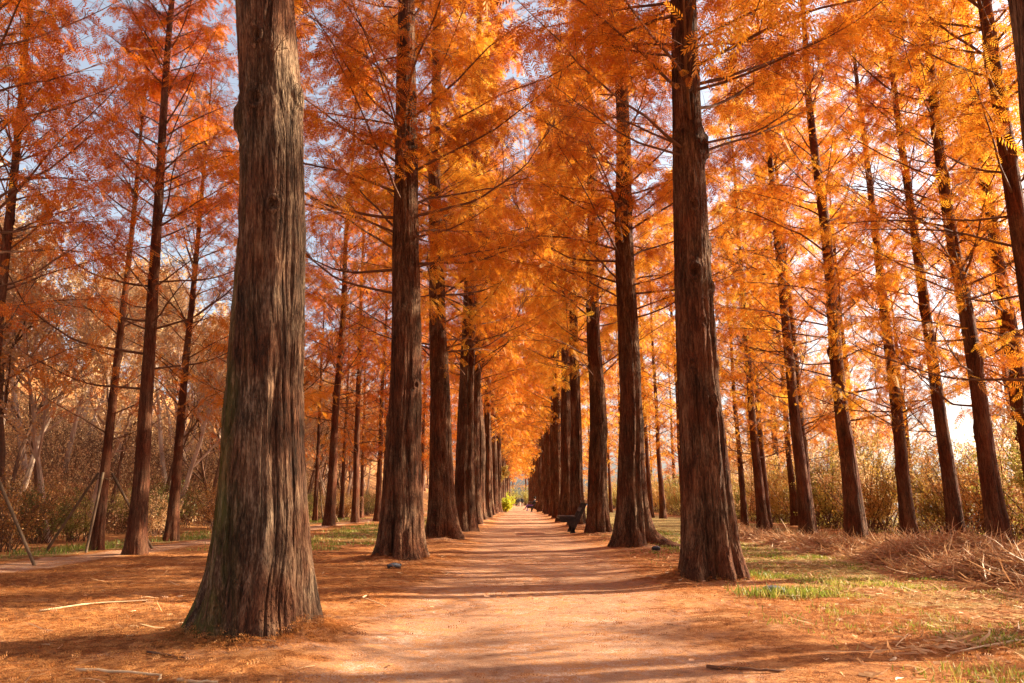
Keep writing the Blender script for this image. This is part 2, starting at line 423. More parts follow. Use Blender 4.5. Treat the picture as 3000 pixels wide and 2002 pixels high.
# ------------------------------------------------------------------ trunks
def trunk_mesh(name, seed, H, r1, flare, nth, zfine, dz, material, knots=8, lob=0.10, lobk=7, root_dir=None, bark=0.010, knot_list=None, ftau=0.42, cone=0.22, crev=None):
    rng = np.random.RandomState(seed)
    z = np.concatenate([np.arange(-0.35, zfine, dz), np.linspace(zfine, H, max(6, int((H - zfine) / 0.25)))])
    th = np.arange(nth) / nth
    TH, ZZ = np.meshgrid(th, z)
    zz = np.clip(ZZ, 0, None)
    Rz = r1 * np.clip(1 - zz / (H * 1.02), 0.02, 1) ** 0.85
    Rz = Rz * (1 + flare * np.exp(-zz / ftau) + cone * np.exp(-zz / 1.6))
    # lobes with sharp crevices that run up the trunk
    warp = 0.35 * vnoise(ZZ * 0.25 + 7, 0 * ZZ, seed + 5)
    n1 = vnoise(TH * lobk + warp, ZZ * 0.16, seed, perx=lobk)
    lobe = np.abs(n1) ** 0.5
    A = 1.7 * lob * (0.75 + 0.25 * np.exp(-zz / 3.0)) + 0.26 * np.exp(-zz / 0.9) + 0.30 * np.exp(-zz / 0.22)
    n2 = vnoise(TH * 5, ZZ * 0.25, seed + 9, perx=5)
    rr = Rz * (1 + A * (lobe - 0.45) + 0.05 * n2)
    if root_dir is not None:
        for (a, amp, wd, tau) in root_dir:
            d = np.angle(np.exp(1j * (TH * 2 * PI - a)))
            rr = rr + amp * np.exp(-(d / wd) ** 2) * np.exp(-zz / tau)
    if crev is None:
        crev = [(rng.rand(), rng.uniform(.03, .06), rng.uniform(.03, .05), rng.uniform(0, 1), rng.uniform(2, 7)) for _ in range(4)]
    for (cf, dep, wdm, zl, zh) in crev:
        me_ = cf + 0.02 * vnoise(ZZ * .7, ZZ * 0 + cf * 50, seed + 3) + .006 * vnoise(ZZ * 3, ZZ * 0 + cf * 30, seed + 4)
        d = np.angle(np.exp(1j * 2 * PI * (TH - me_))) * r1
        en = sstep(zl - .6, zl + .1, ZZ) * (1 - sstep(zh - .8, zh + .6, ZZ)) * (.75 + .25 * vnoise(ZZ * 2, ZZ * 0, seed + 6))
        rr = rr - dep * en * np.exp(-np.abs(d / wdm) ** 1.3) + dep * .45 * en * (np.exp(-((d - wdm * 2) / wdm / 1.2) ** 2) + np.exp(-((d + wdm * 2) / wdm / 1.2) ** 2))
    # fibrous bark ridges
    w2 = 1.2 * vnoise(TH * 6, ZZ * 1.1, seed + 21, perx=6)
    k1 = 30
    b1 = np.minimum(1, np.abs(vnoise(TH * k1 + w2, ZZ * 0.8, seed + 31, perx=k1)) * 3.2) ** .7 - .3
    k2 = 78
    b2 = np.minimum(1, np.abs(vnoise(TH * k2 + w2 * 2, ZZ * 2.0, seed + 32, perx=k2)) * 2.6) ** .7 - .3
    sc = np.clip(Rz / r1, 0.15, 1.4)
    b3 = vnoise(TH * 40 + w2, ZZ * 7.0, seed + 33, perx=40)
    rr = rr + bark * sc * (b1 * 1.7 + b2 * 0.9 + b3 * 0.45)
    kl = list(knot_list or [])
    for _ in range(knots):
        kl.append((rng.rand(), rng.uniform(1.8, 8.5), rng.uniform(.04, .085), rng.uniform(.02, .05)))
    for (ka, kz, kr, kh) in kl:
        d = np.angle(np.exp(1j * 2 * PI * (TH - ka))) * r1
        dd = np.sqrt(d ** 2 + (ZZ - kz) ** 2 * 0.55)
        rr = rr + 1.3 * kh * np.exp(-(dd / kr) ** 2) - kh * 2.3 * np.exp(-(dd / (kr * .45)) ** 2)
        rr = rr + 0.008 * np.sin(dd / kr * 9) * np.exp(-(dd / (kr * 2)) ** 2)
    cxn = 0.09 * r1 / .25 * vnoise(ZZ * 0.3, ZZ * 0 + 3.3, seed + 41) * sstep(0.5, 3, ZZ)
    cyn = 0.09 * r1 / .25 * vnoise(ZZ * 0.3, ZZ * 0 + 9.3, seed + 42) * sstep(0.5, 3, ZZ)
    V = np.stack([cxn + rr * np.cos(TH * 2 * PI), cyn + rr * np.sin(TH * 2 * PI), ZZ], -1).reshape(-1, 3)
    m_, n_ = TH.shape
    ii = np.arange(m_ * n_).reshape(m_, n_)
    nxt = np.roll(ii, -1, axis=1)
    F = np.stack([ii[:-1], nxt[:-1], nxt[1:], ii[1:]], -1).reshape(-1, 4)
    return mesh_np(name, V, F, [material])

# ------------------------------------------------------------------ foliage
def spray_template(pairs=6, lw=0.075):
    """feather of narrow leaflets along +X, unit length, flat in XY; returns (q,4,3)"""
    Q = []
    for i in range(pairs):
        t = 0.14 + 0.80 * i / (pairs - 1)
        L = 0.34 * (1 - 0.45 * t) * (1.0 if i else 0.8)
        for s in (-1, 1):
            a = R_(62 - 22 * t) * s
            d = np.array([math.cos(a), math.sin(a), -0.16]); pz = np.array([-math.sin(a), math.cos(a), 0.0])
            o = np.array([t + (0.03 if s > 0 else 0), 0, -0.10 * t * t])
            w = lw * 0.5
            Q.append([o, o + d * L * .5 + pz * w, o + d * L, o + d * L * .5 - pz * w])
    o = np.array([0.86, 0, -0.08]); d = np.array([1, 0, -.2])
    Q.append([o, o + d * .14 + np.array([0, lw * .5, 0]), o + d * .30, o + d * .14 - np.array([0, lw * .5, 0])])
    Q.append([np.array([0, .006, 0]), np.array([0, -.006, 0]), np.array([.95, -.003, -.09]), np.array([.95, .003, -.09])])
    return np.array(Q)

def place_sprays(tmpl, O, D, U, L):
    """O origins, D axis dirs, U approx normals, L lengths -> (k*q*4,3)"""
    D = unit(D); Sd = unit(np.cross(U, D)); Nn = np.cross(D, Sd)
    B = np.stack([D, Sd, Nn], 1) * L[:, None, None]        # rows: x,y,z axes
    V = np.einsum('qcj,kji->kqci', tmpl, B) + O[:, None, None, :]
    return V

def polyl(P0, D0, L, n, bend, rng, wob=0.0):
    """integrate n-point polylines; bend = change of the z component along the way"""
    m = len(P0)
    P = np.empty((m, n, 3)); P[:, 0] = P0
    D = unit(D0).copy()
    st = (L / (n - 1))[:, None]
    for i in range(1, n):
        P[:, i] = P[:, i - 1] + D * st
        D = D.copy(); D[:, 2] += bend / (n - 1)
        if wob: D += rng.normal(0, wob, D.shape)
        D = unit(D)
    return P

def sample(P, s):
    n = P.shape[1]; f = s * (n - 1); i = np.clip(f.astype(int), 0, n - 2); u = (f - i)[:, None]
    r = np.arange(P.shape[0])
    return P[r, i] * (1 - u) + P[r, i + 1] * u, unit(P[r, i + 1] - P[r, i])

def crown_mesh(name, seed, H, zb, R, nb, q=14, ns=7, e_lo=20, e_hi=52, leafw=0.064, slen=(0.17, 0.34), keep=1.0, r1=.25, leaf=None, cc=1.6):
    rng = np.random.RandomState(seed)
    t = np.sort(rng.rand(nb)) ** 0.92
    z = zb + (H * 0.985 - zb) * t
    az = np.arange(nb) * 2.399963 + rng.normal(0, .5, nb)
    L = R * (1 - t) ** 0.72 * rng.uniform(.72, 1.12, nb) * (0.72 + 0.28 * np.minimum(1, t / .12)) + 0.35
    e = np.radians(e_lo + (e_hi - e_lo) * t + rng.normal(0, 9, nb))
    D0 = np.stack([np.cos(az) * np.cos(e), np.sin(az) * np.cos(e), np.sin(e)], -1)
    rz = r1 * np.clip(1 - z / (H * 1.02), 0.02, 1) ** 0.85 * 0.6
    P0 = np.stack([np.cos(az) * rz, np.sin(az) * rz, z], -1)
    bend = rng.uniform(-0.25, 0.45, nb)
    P = polyl(P0, D0, L, 9, 0.0, rng, 0.085)
    # apply bend and a gentle tip droop
    ss = np.linspace(0, 1, 9)
    P[:, :, 2] += (bend * L)[:, None] * 0.35 * ss[None, :] ** 2
    Rb = (0.006 + 0.0062 * L)[:, None] * (1 - 0.82 * ss[None, :])
    V1, F1 = tubes(P, Rb, 5)
    # side branches
    m2 = nb * q
    bi = np.repeat(np.arange(nb), q)
    s = (np.tile(np.arange(q), nb) + rng.rand(m2)) / q * 0.86 + 0.12
    p, d = sample(P[bi], s)
    sgn = np.where(np.arange(m2) % 2 == 0, 1, -1)
    up = np.zeros((m2, 3)); up[:, 2] = 1
    sidev = unit(np.cross(d, up)) * sgn[:, None]
    a = np.radians(rng.uniform(38, 70, m2))
    d2 = d * np.cos(a)[:, None] + sidev * np.sin(a)[:, None]
    d2[:, 2] += rng.normal(0.0, 0.25, m2)
    L2 = L[bi] * 0.30 * (1.05 - 0.7 * s) * rng.uniform(.6, 1.25, m2) + 0.14
    P2 = polyl(p, d2, L2, 4, -0.35, rng, 0.06)
    R2 = (0.0035 + 0.003 * L2)[:, None] * np.linspace(1, .35, 4)[None, :]
    V2, F2 = tubes(P2, R2, 3)
    # sprays on the side branches
    m3 = m2 * ns
    ci = np.repeat(np.arange(m2), ns)
    s3 = (np.tile(np.arange(ns), m2) + rng.rand(m3) * .8) / ns * 0.95 + 0.05
    p3, d3 = sample(P2[ci], s3)
    up3 = np.zeros((m3, 3)); up3[:, 2] = 1
    sg = np.where(rng.rand(m3) < .5, 1, -1)
    a3 = np.radians(rng.uniform(15, 65, m3)) * sg
    sd = unit(np.cross(d3, up3))
    D3 = d3 * np.cos(a3)[:, None] + sd * np.sin(a3)[:, None]
    D3[:, 2] += rng.normal(-0.75, 0.4, m3)
    L3 = rng.uniform(slen[0], slen[1], m3)
    # sprays along the bough itself
    k4 = 12; m4 = nb * k4
    b4 = np.repeat(np.arange(nb), k4)
    p4, d4 = sample(P[b4], rng.uniform(.1, 1, m4))
    D4 = unit(d4 + rng.normal(0, .7, (m4, 3))); L4 = rng.uniform(slen[0], slen[1], m4)
    O = np.concatenate([p3, p4]); D = np.concatenate([D3, D4]); LL = np.concatenate([L3, L4])
    # thin out by clumps so that light and sky come through in patches
    cl = vnoise(O[:, 0] * .9 + O[:, 1] * .55, O[:, 2] * .9 + O[:, 1] * .35, seed + 77)
    kp = rng.rand(len(O)) < keep * np.clip(0.80 + cc * cl, 0.03, 1.3)
    O, D, LL = O[kp], D[kp], LL[kp]
    U = np.tile(np.array([0, 0, 1.0]), (len(O), 1)) + rng.normal(0, .4, (len(O), 3))
    T = spray_template(7, leafw)
    VS = place_sprays(T, O, D, U, LL)
    k, qq = VS.shape[:2]
    VS = VS.reshape(-1, 3)
    FS = np.arange(len(VS)).reshape(-1, 4)
    rnd = np.repeat(np.clip(rng.normal(.5, .22, k), 0, 1), qq * 4) + np.repeat(rng.normal(0, .06, k * qq), 4)
    V = np.concatenate([V1, V2, VS]); n1, n2 = len(V1), len(V2)
    F = np.concatenate([F1, F2 + n1, FS + n1 + n2])
    mi = np.concatenate([np.zeros(len(F1) + len(F2)), np.ones(len(FS))])
    at = np.concatenate([np.zeros(n1 + n2), rnd])
    return mesh_np(name, V, F, [TWIG, leaf or LEAF_ORANGE], mi, {'rnd': at}, smooth=False)

# crowns: tall avenue trees and slimmer side-row trees
CR_BIG = [crown_mesh('avenue_crown', 100 + i, H=20.5, zb=zb, R=3.5, nb=112, q=16, ns=11, e_lo=16, e_hi=50, leafw=.062, slen=(.15, .40), keep=1.0, cc=1.9)
          for i, zb in enumerate((4.4, 4.9, 5.3, 4.2))]
CR_SLIM = [crown_mesh('slim_crown', 200 + i, H=17.5, zb=zb, R=2.5, nb=100, q=13, ns=9, e_lo=24, e_hi=58, r1=.17, keep=.60, cc=2.4)
           for i, zb in enumerate((2.9, 3.4, 3.9))]
CR_YOUNG = [crown_mesh('young_crown', 300 + i, H=12.5, zb=2.3, R=2.0, nb=70, q=11, ns=5, e_lo=28, e_hi=60, r1=.12, keep=.58, cc=2.4)
            for i in range(2)]
TK_BIG = [trunk_mesh('avenue_trunk', 400 + i, 20.5, .265, .34, 120, 9.0, .06, BARK, lobk=7 + i % 3) for i in range(4)]
TK_SLIM = [trunk_mesh('slim_trunk', 500 + i, 17.5, .165, .35, 64, 8.0, .08, BARK_RED, lob=.05, knots=14, bark=.006, crev=[]) for i in range(3)]
TK_YOUNG = [trunk_mesh('young_trunk', 600, 12.5, .115, .3, 48, 6.0, .1, BARK_RED, lob=.04, knots=8, bark=.004, crev=[])]

def tree(name, trunk_me, crown_me, x, y, label, group, cat='tree', rz=0.0, sc=1.0, lean=(0, 0), leaf=None, hsc=1.0, trunk_rot=None, dz=-0.03, tsc=1.0):
    z = float(hgt(np.array([x]), np.array([y]))[0]) + dz
    root = empty(name, (x, y, z), (lean[0], lean[1], 0), (sc, sc, sc * hsc))
    tag(root, label, cat, group)
    tk = obj('trunk', trunk_me, root, rot=(0, 0, rz if trunk_rot is None else trunk_rot), sc=(tsc, tsc, 1.0))
    cr = obj('crown', crown_me, root, rot=(0, 0, rz))
    if leaf is not None:
        cr.material_slots[1].link = 'OBJECT'; cr.material_slots[1].material = leaf
    return root

def bough_mesh(name, seed, L, r, bend, sprays):
    rng = np.random.RandomState(seed)
    P = polyl(np.zeros((1, 3)), np.array([[1.0, 0, .12]]), np.array([L]), 14, bend, rng, .07)
    parts = [tubes(P, (r * np.linspace(1, .18, 14))[None], 6)]
    m = 16; sx = rng.uniform(.2, 1, m); p, d = sample(np.repeat(P, m, 0), sx)
    D = unit(d + rng.normal(0, .55, (m, 3)) + np.array([0, 0, .35])); L2 = L * rng.uniform(.12, .34, m)
    P2 = polyl(p, D, L2, 6, .2, rng, .10)
    parts.append(tubes(P2, np.maximum(.0025, r * .28 * np.linspace(1, .3, 6))[None] * np.ones((m, 1)), 4))
    m3 = m * 5; bi = np.repeat(np.arange(m), 5); p3, d3 = sample(P2[bi], rng.uniform(.15, 1, m3))
    D3 = unit(d3 + rng.normal(0, .6, (m3, 3))); P3 = polyl(p3, D3, L2[bi] * rng.uniform(.2, .5, m3), 4, .1, rng, .1)
    parts.append(tubes(P3, np.full((m3, 4), .0022), 3))
    V = []; F = []; off = 0
    for v, f in parts: V.append(v); F.append(f + off); off += len(v)
    nw = sum(len(f) for f in F); at = [np.zeros(off)]; ns = 0
    if sprays:
        k = rng.randint(0, m3, sprays); p4, d4 = sample(P3[k], rng.rand(sprays))
        D4 = unit(d4 + rng.normal(0, .5, (sprays, 3)) - np.array([0, 0, .6]))
        VS = place_sprays(spray_template(7, .06), p4, D4, np.array([0, 0, 1.0]) + rng.normal(0, .4, (sprays, 3)), rng.uniform(.16, .34, sprays)).reshape(-1, 3)
        V.append(VS); F.append(np.arange(len(VS)).reshape(-1, 4) + off); ns = len(VS) // 4
        at.append(np.repeat(np.clip(rng.normal(.5, .22, sprays), 0, 1), len(VS) // sprays))
    return mesh_np(name, np.concatenate(V), np.concatenate(F), [TWIG, LEAF_ORANGE], np.concatenate([np.zeros(nw), np.ones(ns)]), {'rnd': np.concatenate(at)}, smooth=False)
BOUGH = [bough_mesh('bough', 900 + i, 3.2, .027, (1.0, .7, 1.3)[i], 70) for i in range(3)]
DEADT = [bough_mesh('dead_twig', 920 + i, .8, .009, .4, 0) for i in range(2)] + [bough_mesh('leafy_twig', 925, .55, .007, .2, 16)]
def add_boughs(root, spec, leaf, r0=.2):
    for k, (az, z, sc_) in enumerate(spec):
        o = obj('bough' if sc_ > .5 else 'twig', BOUGH[k % 3] if sc_ > .5 else DEADT[k % 3], root, (math.cos(R_(az)) * r0, math.sin(R_(az)) * r0, z), (0, 0, R_(az)), abs(sc_) if sc_ > .5 else sc_ * 2)
        o.material_slots[1].link = 'OBJECT'; o.material_slots[1].material = leaf

ORD = ['first', 'second', 'third', 'fourth', 'fifth', 'sixth', 'seventh', 'eighth', 'ninth', 'tenth', 'eleventh', 'twelfth', 'thirteenth', 'fourteenth', 'fifteenth', 'sixteenth', 'seventeenth', 'eighteenth', 'nineteenth', 'twentieth', 'twenty first', 'twenty second', 'twenty third', 'twenty fourth', 'twenty fifth', 'twenty sixth', 'twenty seventh']
rr = random.Random(5)

# --- unique foreground trunks (angle fractions: 0 = +X, 0.75 = towards the camera)
T_L1 = trunk_mesh('near_trunk', 11, 20.5, .292, .10, 460, 5.4, .016, BARK_NEAR, knots=2, lob=.09, lobk=7, bark=.0105, ftau=.5, cone=.10, crev=[(.83, .035, .035, 0.0, 2.0), (.69, .03, .03, 0, 1.4), (.92, .025, .025, 0, 3.5), (.76, .025, .05, 2.2, 5), (.60, .05, .05, 0, 3)],
                  root_dir=[(PI * 1.06, .27, .55, .40), (PI * 0.05, .05, .5, .5), (PI * 1.62, .10, .5, .45)],
                  knot_list=[(.80, 3.25, .06, .045), (.50, 4.15, .10, .07), (.97, 4.3, .09, .05), (.72, 4.2, .07, .04), (.74, 4.8, .06, .04), (.45, 3.0, .06, .03)])
T_R1 = trunk_mesh('near_trunk', 23, 20.5, .272, .20, 300, 8.5, .03, BARK, knots=7, lob=.13, lobk=6, bark=.011, crev=[(.70, .075, .04, -1, 2.6), (.865, .07, .04, -1, 3.6), (.64, .04, .04, 1.5, 5), (.80, .04, .03, 2.0, 4)],
                  knot_list=[(.73, 4.0, .10, .07), (.78, 3.3, .06, .04), (.80, 2.2, .07, .05), (.68, 2.7, .06, .04), (.98, 6.0, .13, .13), (.62, 6.1, .08, .06), (.74, 5.0, .08, .05), (.95, 4.4, .06, .05)])
T_L2 = trunk_mesh('near_trunk', 35, 20.5, .285, .36, 260, 9.5, .035, BARK, knots=9, lob=.10, lobk=8, bark=.010)
T_R2 = trunk_mesh('near_trunk', 47, 20.5, .265, .30, 220, 9.5, .04, BARK, knots=9, lob=.12, lobk=7, bark=.010,
                  root_dir=[(PI * 1.95, .55, .30, .16)])
T_L3 = trunk_mesh('near_trunk', 59, 20.5, .275, .22, 180, 9.5, .05, BARK, knots=9, lob=.12, lobk=7, bark=.010)

special_L = {0: (T_L1, 2, .0, (0.0, -0.060), LEAF_ORANGE, 'thick weathered grey trunk with mossy left foot nearest the camera'),
             1: (T_L2, 1, .6, (0.0, -0.016), LEAF_ORANGE, 'brown fluted trunk with flared foot behind the dark round ground lamp'),
             2: (T_L3, 0, 2.0, (0.0, -0.03), LEAF_GOLD, 'tall brown trunk just behind the second one in the left avenue row')}
special_R = {0: (T_R1, 2, 1.2, (0, .010), LEAF_ORANGE, 'thick dark brown trunk nearest the camera on the right of the path'),
             1: (T_R2, 1, .3, (0, 0), LEAF_ORANGE, 'trunk with a long root spreading right beside the small grey ground lamp')}
for side_name, row, special, leaves in (('left', LEFT_ROW, special_L, (LEAF_ORANGE, LEAF_GOLD, LEAF_ORANGE)), ('right', RIGHT_ROW, special_R, (LEAF_GOLD, LEAF_ORANGE, LEAF_GOLD))):
    for i, (x, y) in enumerate(row):
        grp = 'tall trees lining the avenue'
        if i in special:
            tk, ci, rz, lean, lf, lab = special[i]
            t_ = tree('avenue_tree', tk, CR_BIG[ci], x, y, lab, grp, rz=rz, lean=lean, leaf=lf, trunk_rot=0)
            add_boughs(t_, {('left', 0): [(300, 4.55, .3)],
                            ('left', 1): [(150, 5.2, 1.1), (200, 4.7, .95), (175, 6.2, 1.2), (20, 5.3, 1.0), (345, 6.2, 1.1), (165, 3.4, .3), (280, 4.3, .35), (10, 3.9, .3)],
                            ('left', 2): [(190, 5.0, .9), (15, 4.8, 1.0), (30, 6.4, 1.2), (200, 3.3, .3), (350, 3.9, .35), (300, 4.2, .3)],
                            ('right', 0): [(200, 5.8, .7), (345, 6.0, .7), (10, 4.6, .4), (275, 3.6, .22), (340, 3.9, .3), (20, 3.1, .25)],
                            ('right', 1): [(5, 5.6, 1.0), (160, 6.4, 1.0), (330, 5.0, .8), (190, 5.3, .6), (340, 3.8, .35), (200, 4.4, .35), (285, 3.3, .25)]}[(side_name, i)], lf, .19)
        else:
            sc = rr.uniform(.9, 1.06)
            lab = f'{ORD[i]} tall tree from the camera in the {side_name} row of the sandy avenue'
            if side_name == 'right' and i == 2: lab = 'thick trunk with flared foot in front of the dark timber bench'
            tree('avenue_tree', TK_BIG[(i * 3 + (side_name == 'right')) % 4], CR_BIG[(i * 5 + 1 + (side_name == 'right')) % 4], x, y, lab, grp,
                 rz=rr.uniform(0, 6.28), sc=sc, lean=(rr.uniform(-.015, .015), rr.uniform(-.02, .02)), tsc=rr.uniform(.88, 1.12), hsc=1.12, leaf=leaves[rr.randrange(3)])
# tree standing just outside the frame whose boughs and shadow fall into it
tree('avenue_tree', TK_BIG[1], CR_BIG[3], 2.7, 3.4, 'tall avenue tree beside the camera whose boughs hang at the top right', 'tall trees lining the avenue', rz=1.0, leaf=LEAF_GOLD, hsc=1.08)

# --- inner left row (dark trunks between the avenue and the side path)
M = [(-7.15, 9.9, .95), (-7.25, 15.0, 1.0), (-6.9, 20.5, 1.0), (-7.6, 31.6, 1.25), (-7.75, 37.2, 1.1), (-7.3, 40.6, 1.05), (-7.4, 47, 1.1), (-7.6, 53, 1.1), (-7.5, 60, 1.1), (-7.6, 68, 1.1), (-7.5, 76, 1.1), (-7.4, 86, 1.1), (-7.5, 97, 1.1), (-7.5, 110, 1.1)]
ML = ['dark trunk with orange red crown cut off by the left picture edge', 'dark trunk with long low boughs standing alone on the near edge of the side path']
for i, (x, y, s) in enumerate(M):
    lab = ML[i] if i < 2 else f'{ORD[i]} red orange tree from the camera beside the near edge of the side path'
    t_ = tree('redwood_tree', TK_SLIM[i % 3], CR_SLIM[(i + 1) % 3], x, y, lab, 'trees between the avenue and the side path', rz=rr.uniform(0, 6.28), sc=s,
         lean=(0, (-.06, -.03)[i] if i < 2 else rr.uniform(-.015, .015)), leaf=(LEAF_RED, LEAF_RED, LEAF_ORANGE)[i % 3], tsc=.80)
    if i < 7: add_boughs(t_, [(175, 3.2, 1.0), (200, 3.9, 1.1), (150, 4.6, 1.0), (10, 3.6, .8), (340, 4.4, .9), (185, 5.3, 1.0), (20, 5.4, .8)] if i == 1 else
                         [(rr.uniform(0, 360), rr.uniform(2.9, 4.6), rr.uniform(.55, .9)) for _ in range(5)], LEAF_RED, .09)
# --- outer left row, staked young trees
SROW = [(-8.72, 12.75, 1.1), (-8.75, 16.4, 1.0), (-8.95, 20.3, 1.15), (-9.0, 26.5, 1.0), (-9.2, 31, 1.0), (-9.45, 36.5, 1.0), (-9.7, 43, 1.1), (-9.9, 49.5, 1.1), (-9.8, 57, 1.1), (-9.9, 66, 1.1), (-9.9, 77, 1.1)]
for i, (x, y, s) in enumerate(SROW):
    lab = f'{ORD[i]} slender tree from the camera along the far edge of the side path'
    if i == 0: lab = 'slender staked tree at the left picture edge beyond the side path'
    if i == 1: lab = 'slender tree held by three wooden stakes left of the lone dark trunk'
    if i == 2: lab = 'slender sunlit tree without stakes beyond the side path left of the thick grey trunk'
    tree('young_redwood_tree', TK_YOUNG[0], CR_YOUNG[i % 2], x, y, lab, 'young trees beyond the side path', rz=rr.uniform(0, 6.28), sc=s,
         lean=(0, rr.uniform(.0, .03) - (.07 if i == 0 else .02)), leaf=(LEAF_ORANGE, LEAF_RED)[i % 2], tsc=.85)
# --- right grove
A = [(7.85, 4.6, 1.1), (8.1, 7.1, 1.05), (7.72, 11.25, 1.1), (9.6, 14.6, 1.0), (8.15, 13.5, 1.0), (8.6, 15.6, .9), (8.65, 17.6, .9), (8.05, 18.9, 1.3), (8.2, 22.6, 1.15), (8.9, 24.2, .95),
     (8.2, 26.6, 1.0), (9.0, 28.6, .8), (9.3, 32.5, .8), (11.2, 32.0, .9), (8.0, 34.5, 1.0), (8.2, 39.0, 1.0), (8.1, 44.2, 1.0), (8.0, 47.8, 1.0), (8.2, 54, 1.0), (8.1, 61, 1.0), (8.1, 69, 1.0), (8.2, 78, 1.0), (8.1, 88, 1.0), (8.1, 99, 1.0), (8.1, 112, 1.0),
     ]
AL = {2: 'tall leaning trunk cut off by the right picture edge behind the reed heap', 3: 'thin trunk at the far right edge beyond the reed heap', 4: 'stout red brown trunk second from the right picture edge behind the reed heap',
      5: 'slender red brown trunk third from the right edge behind the reed heap', 6: 'slender trunk with bare side limbs right of the thickest grove trunk',
      7: 'thickest red brown trunk of the right grove at the bright end of the reed heap', 8: 'split double looking trunk left of the thickest grove trunk'}
for i, (x, y, s) in enumerate(A):
    lab = AL.get(i, f'{ORD[i]} nearest red brown tree of the right hand grove')
    t_ = tree('grove_tree', TK_SLIM[(i + 2) % 3], CR_SLIM[i % 3], x, y, lab, 'red brown trees of the right hand grove', rz=rr.uniform(0, 6.28), sc=s,
         lean=(0, -.012 + rr.uniform(-.012, .006)), leaf=(LEAF_GOLD, LEAF_ORANGE, LEAF_GOLD, LEAF_ORANGE)[i % 4], hsc=1.0 if s < 1.3 else .85, tsc=.86)
    if 2 <= i < 14: add_boughs(t_, [(rr.uniform(0, 360), rr.uniform(2.4, 4.8), rr.uniform(.55, .95)) for _ in range(5)], LEAF_ORANGE, .1)
for i, (x, y) in enumerate([(11.6, 2.2), (12.4, 6.0), (12.6, 8.7), (15.2, 3.5), (7.9, 1.2)]):
    tree('grove_tree', TK_SLIM[i % 3], CR_SLIM[i % 3], x, y, f'{ORD[i]} grove tree outside the frame right of the camera shading the foreground', 'trees outside the right picture edge', rz=rr.uniform(0, 6.28), sc=1.0, leaf=LEAF_ORANGE)
# trees closing the far end of the avenue
for i in range(26):
    x = (-1) ** i * (3.2 + (i // 2) * 2.1) * (1 if i > 5 else .5); y = 180 + (i * 37 % 50)
    tree('distant_tree', TK_SLIM[i % 3], CR_YOUNG[(i + 1) % 2], x, y, f'{ORD[i]} tree from the middle in the wood closing the far end of the avenue', 'trees closing the far end of the avenue', rz=rr.uniform(0, 6.28), sc=rr.uniform(1.2, 1.6), leaf=(LEAF_ORANGE, LEAF_GOLD)[i % 2])
# a further line of trees across the thicket at the right
for i, (x, y) in enumerate([(15.5, 24), (18.5, 29), (14.2, 33), (19, 38), (13.6, 41), (16.5, 50), (12.8, 55), (18.5, 62), (13.5, 68), (21, 80), (13.5, 84), (17, 100)]):
    tree('grove_tree', TK_SLIM[i % 3], CR_SLIM[(i + 1) % 3], x, y, f'{ORD[i]} tree from the camera in the loose line beyond the yellow green shrubs', 'far trees beyond the right hand shrubs', rz=rr.uniform(0, 6.28), sc=rr.uniform(.8, 1.0), leaf=LEAF_ORANGE)

# ------------------------------------------------------------------ bare trees and shrubs
def bare_mesh(name, seed, H, spread=.5, leaves=1500, lv=(9, 8, 7), leafm=None, lsize=.06, bark=None, low=.25, r=None):
    rng = np.random.RandomState(seed)
    lean = rng.uniform(-.35, .35, 2)
    P = polyl(np.zeros((1, 3)), np.array([[lean[0], lean[1], 1.0]]), np.array([H * .8]), 10, .1, rng, .07)
    R0 = np.linspace(1, .25, 10)[None] * (r or H * .011)
    parts = [tubes(P, R0, 6)]
    cur, curR, Lc = P, R0, np.array([H * .8])
    for li, kq in enumerate(lv):
        m = len(cur) * kq
        bi = np.repeat(np.arange(len(cur)), kq)
        s = rng.uniform(low if li == 0 else .15, 1, m)
        p, d = sample(cur[bi], s)
        rv = rng.normal(0, 1, (m, 3)); rv = unit(rv - d * np.sum(rv * d, 1, keepdims=True))
        a = np.radians(rng.uniform(25, 60, m))
        D = d * np.cos(a)[:, None] + rv * np.sin(a)[:, None]; D[:, 2] += .25
        L = Lc[bi] * rng.uniform(.3, .55, m) * (1.15 - .5 * s)
        n = 6 if li == 0 else 4
        Q = polyl(p, D, L, n, .25, rng, .12 if li else .1)
        r0 = curR[bi, 0] * (0.5 if li == 0 else .48) * (1.1 - .6 * s)
        RR = np.maximum(r0[:, None] * np.linspace(1, .3, n)[None], .0022)
        parts.append(tubes(Q, RR, 4 if li == 0 else 3))
        cur, curR, Lc = Q, RR, L
    V = []; F = []; off = 0
    for v, f in parts: V.append(v); F.append(f + off); off += len(v)
    nw = sum(len(f) for f in F); nvw = off
    if leaves:
        pick = rng.randint(0, len(cur), leaves)
        p, d = sample(cur[pick], rng.uniform(.2, 1, leaves))
        p = p + rng.normal(0, .03, p.shape)
        D = unit(d + rng.normal(0, .8, p.shape)); U = rng.normal(0, 1, p.shape)
        lf = np.array([[[0, 0, 0], [.5, .32, .05], [1, 0, 0], [.5, -.32, .05]]], float)
        VL = place_sprays(lf, p, D, U, rng.uniform(.6, 1.3, leaves) * lsize).reshape(-1, 3)
        V.append(VL); F.append(np.arange(len(VL)).reshape(-1, 4) + off)
        cl = vnoise(p[:, 0] * 1.3, p[:, 2] * 1.3 + p[:, 1], seed)
        rnd = np.repeat(np.clip(.5 + .3 * cl + rng.normal(0, .15, leaves), 0, 1), 4)
        at = np.concatenate([np.zeros(nvw), rnd])
        mi = np.concatenate([np.zeros(nw), np.ones(leaves)])
    else:
        at = np.zeros(nvw); mi = np.zeros(nw)
    return mesh_np(name, np.concatenate(V), np.concatenate(F), [bark or TWIG_PALE, leafm or LEAF_TAN], mi, {'rnd': at}, smooth=False)

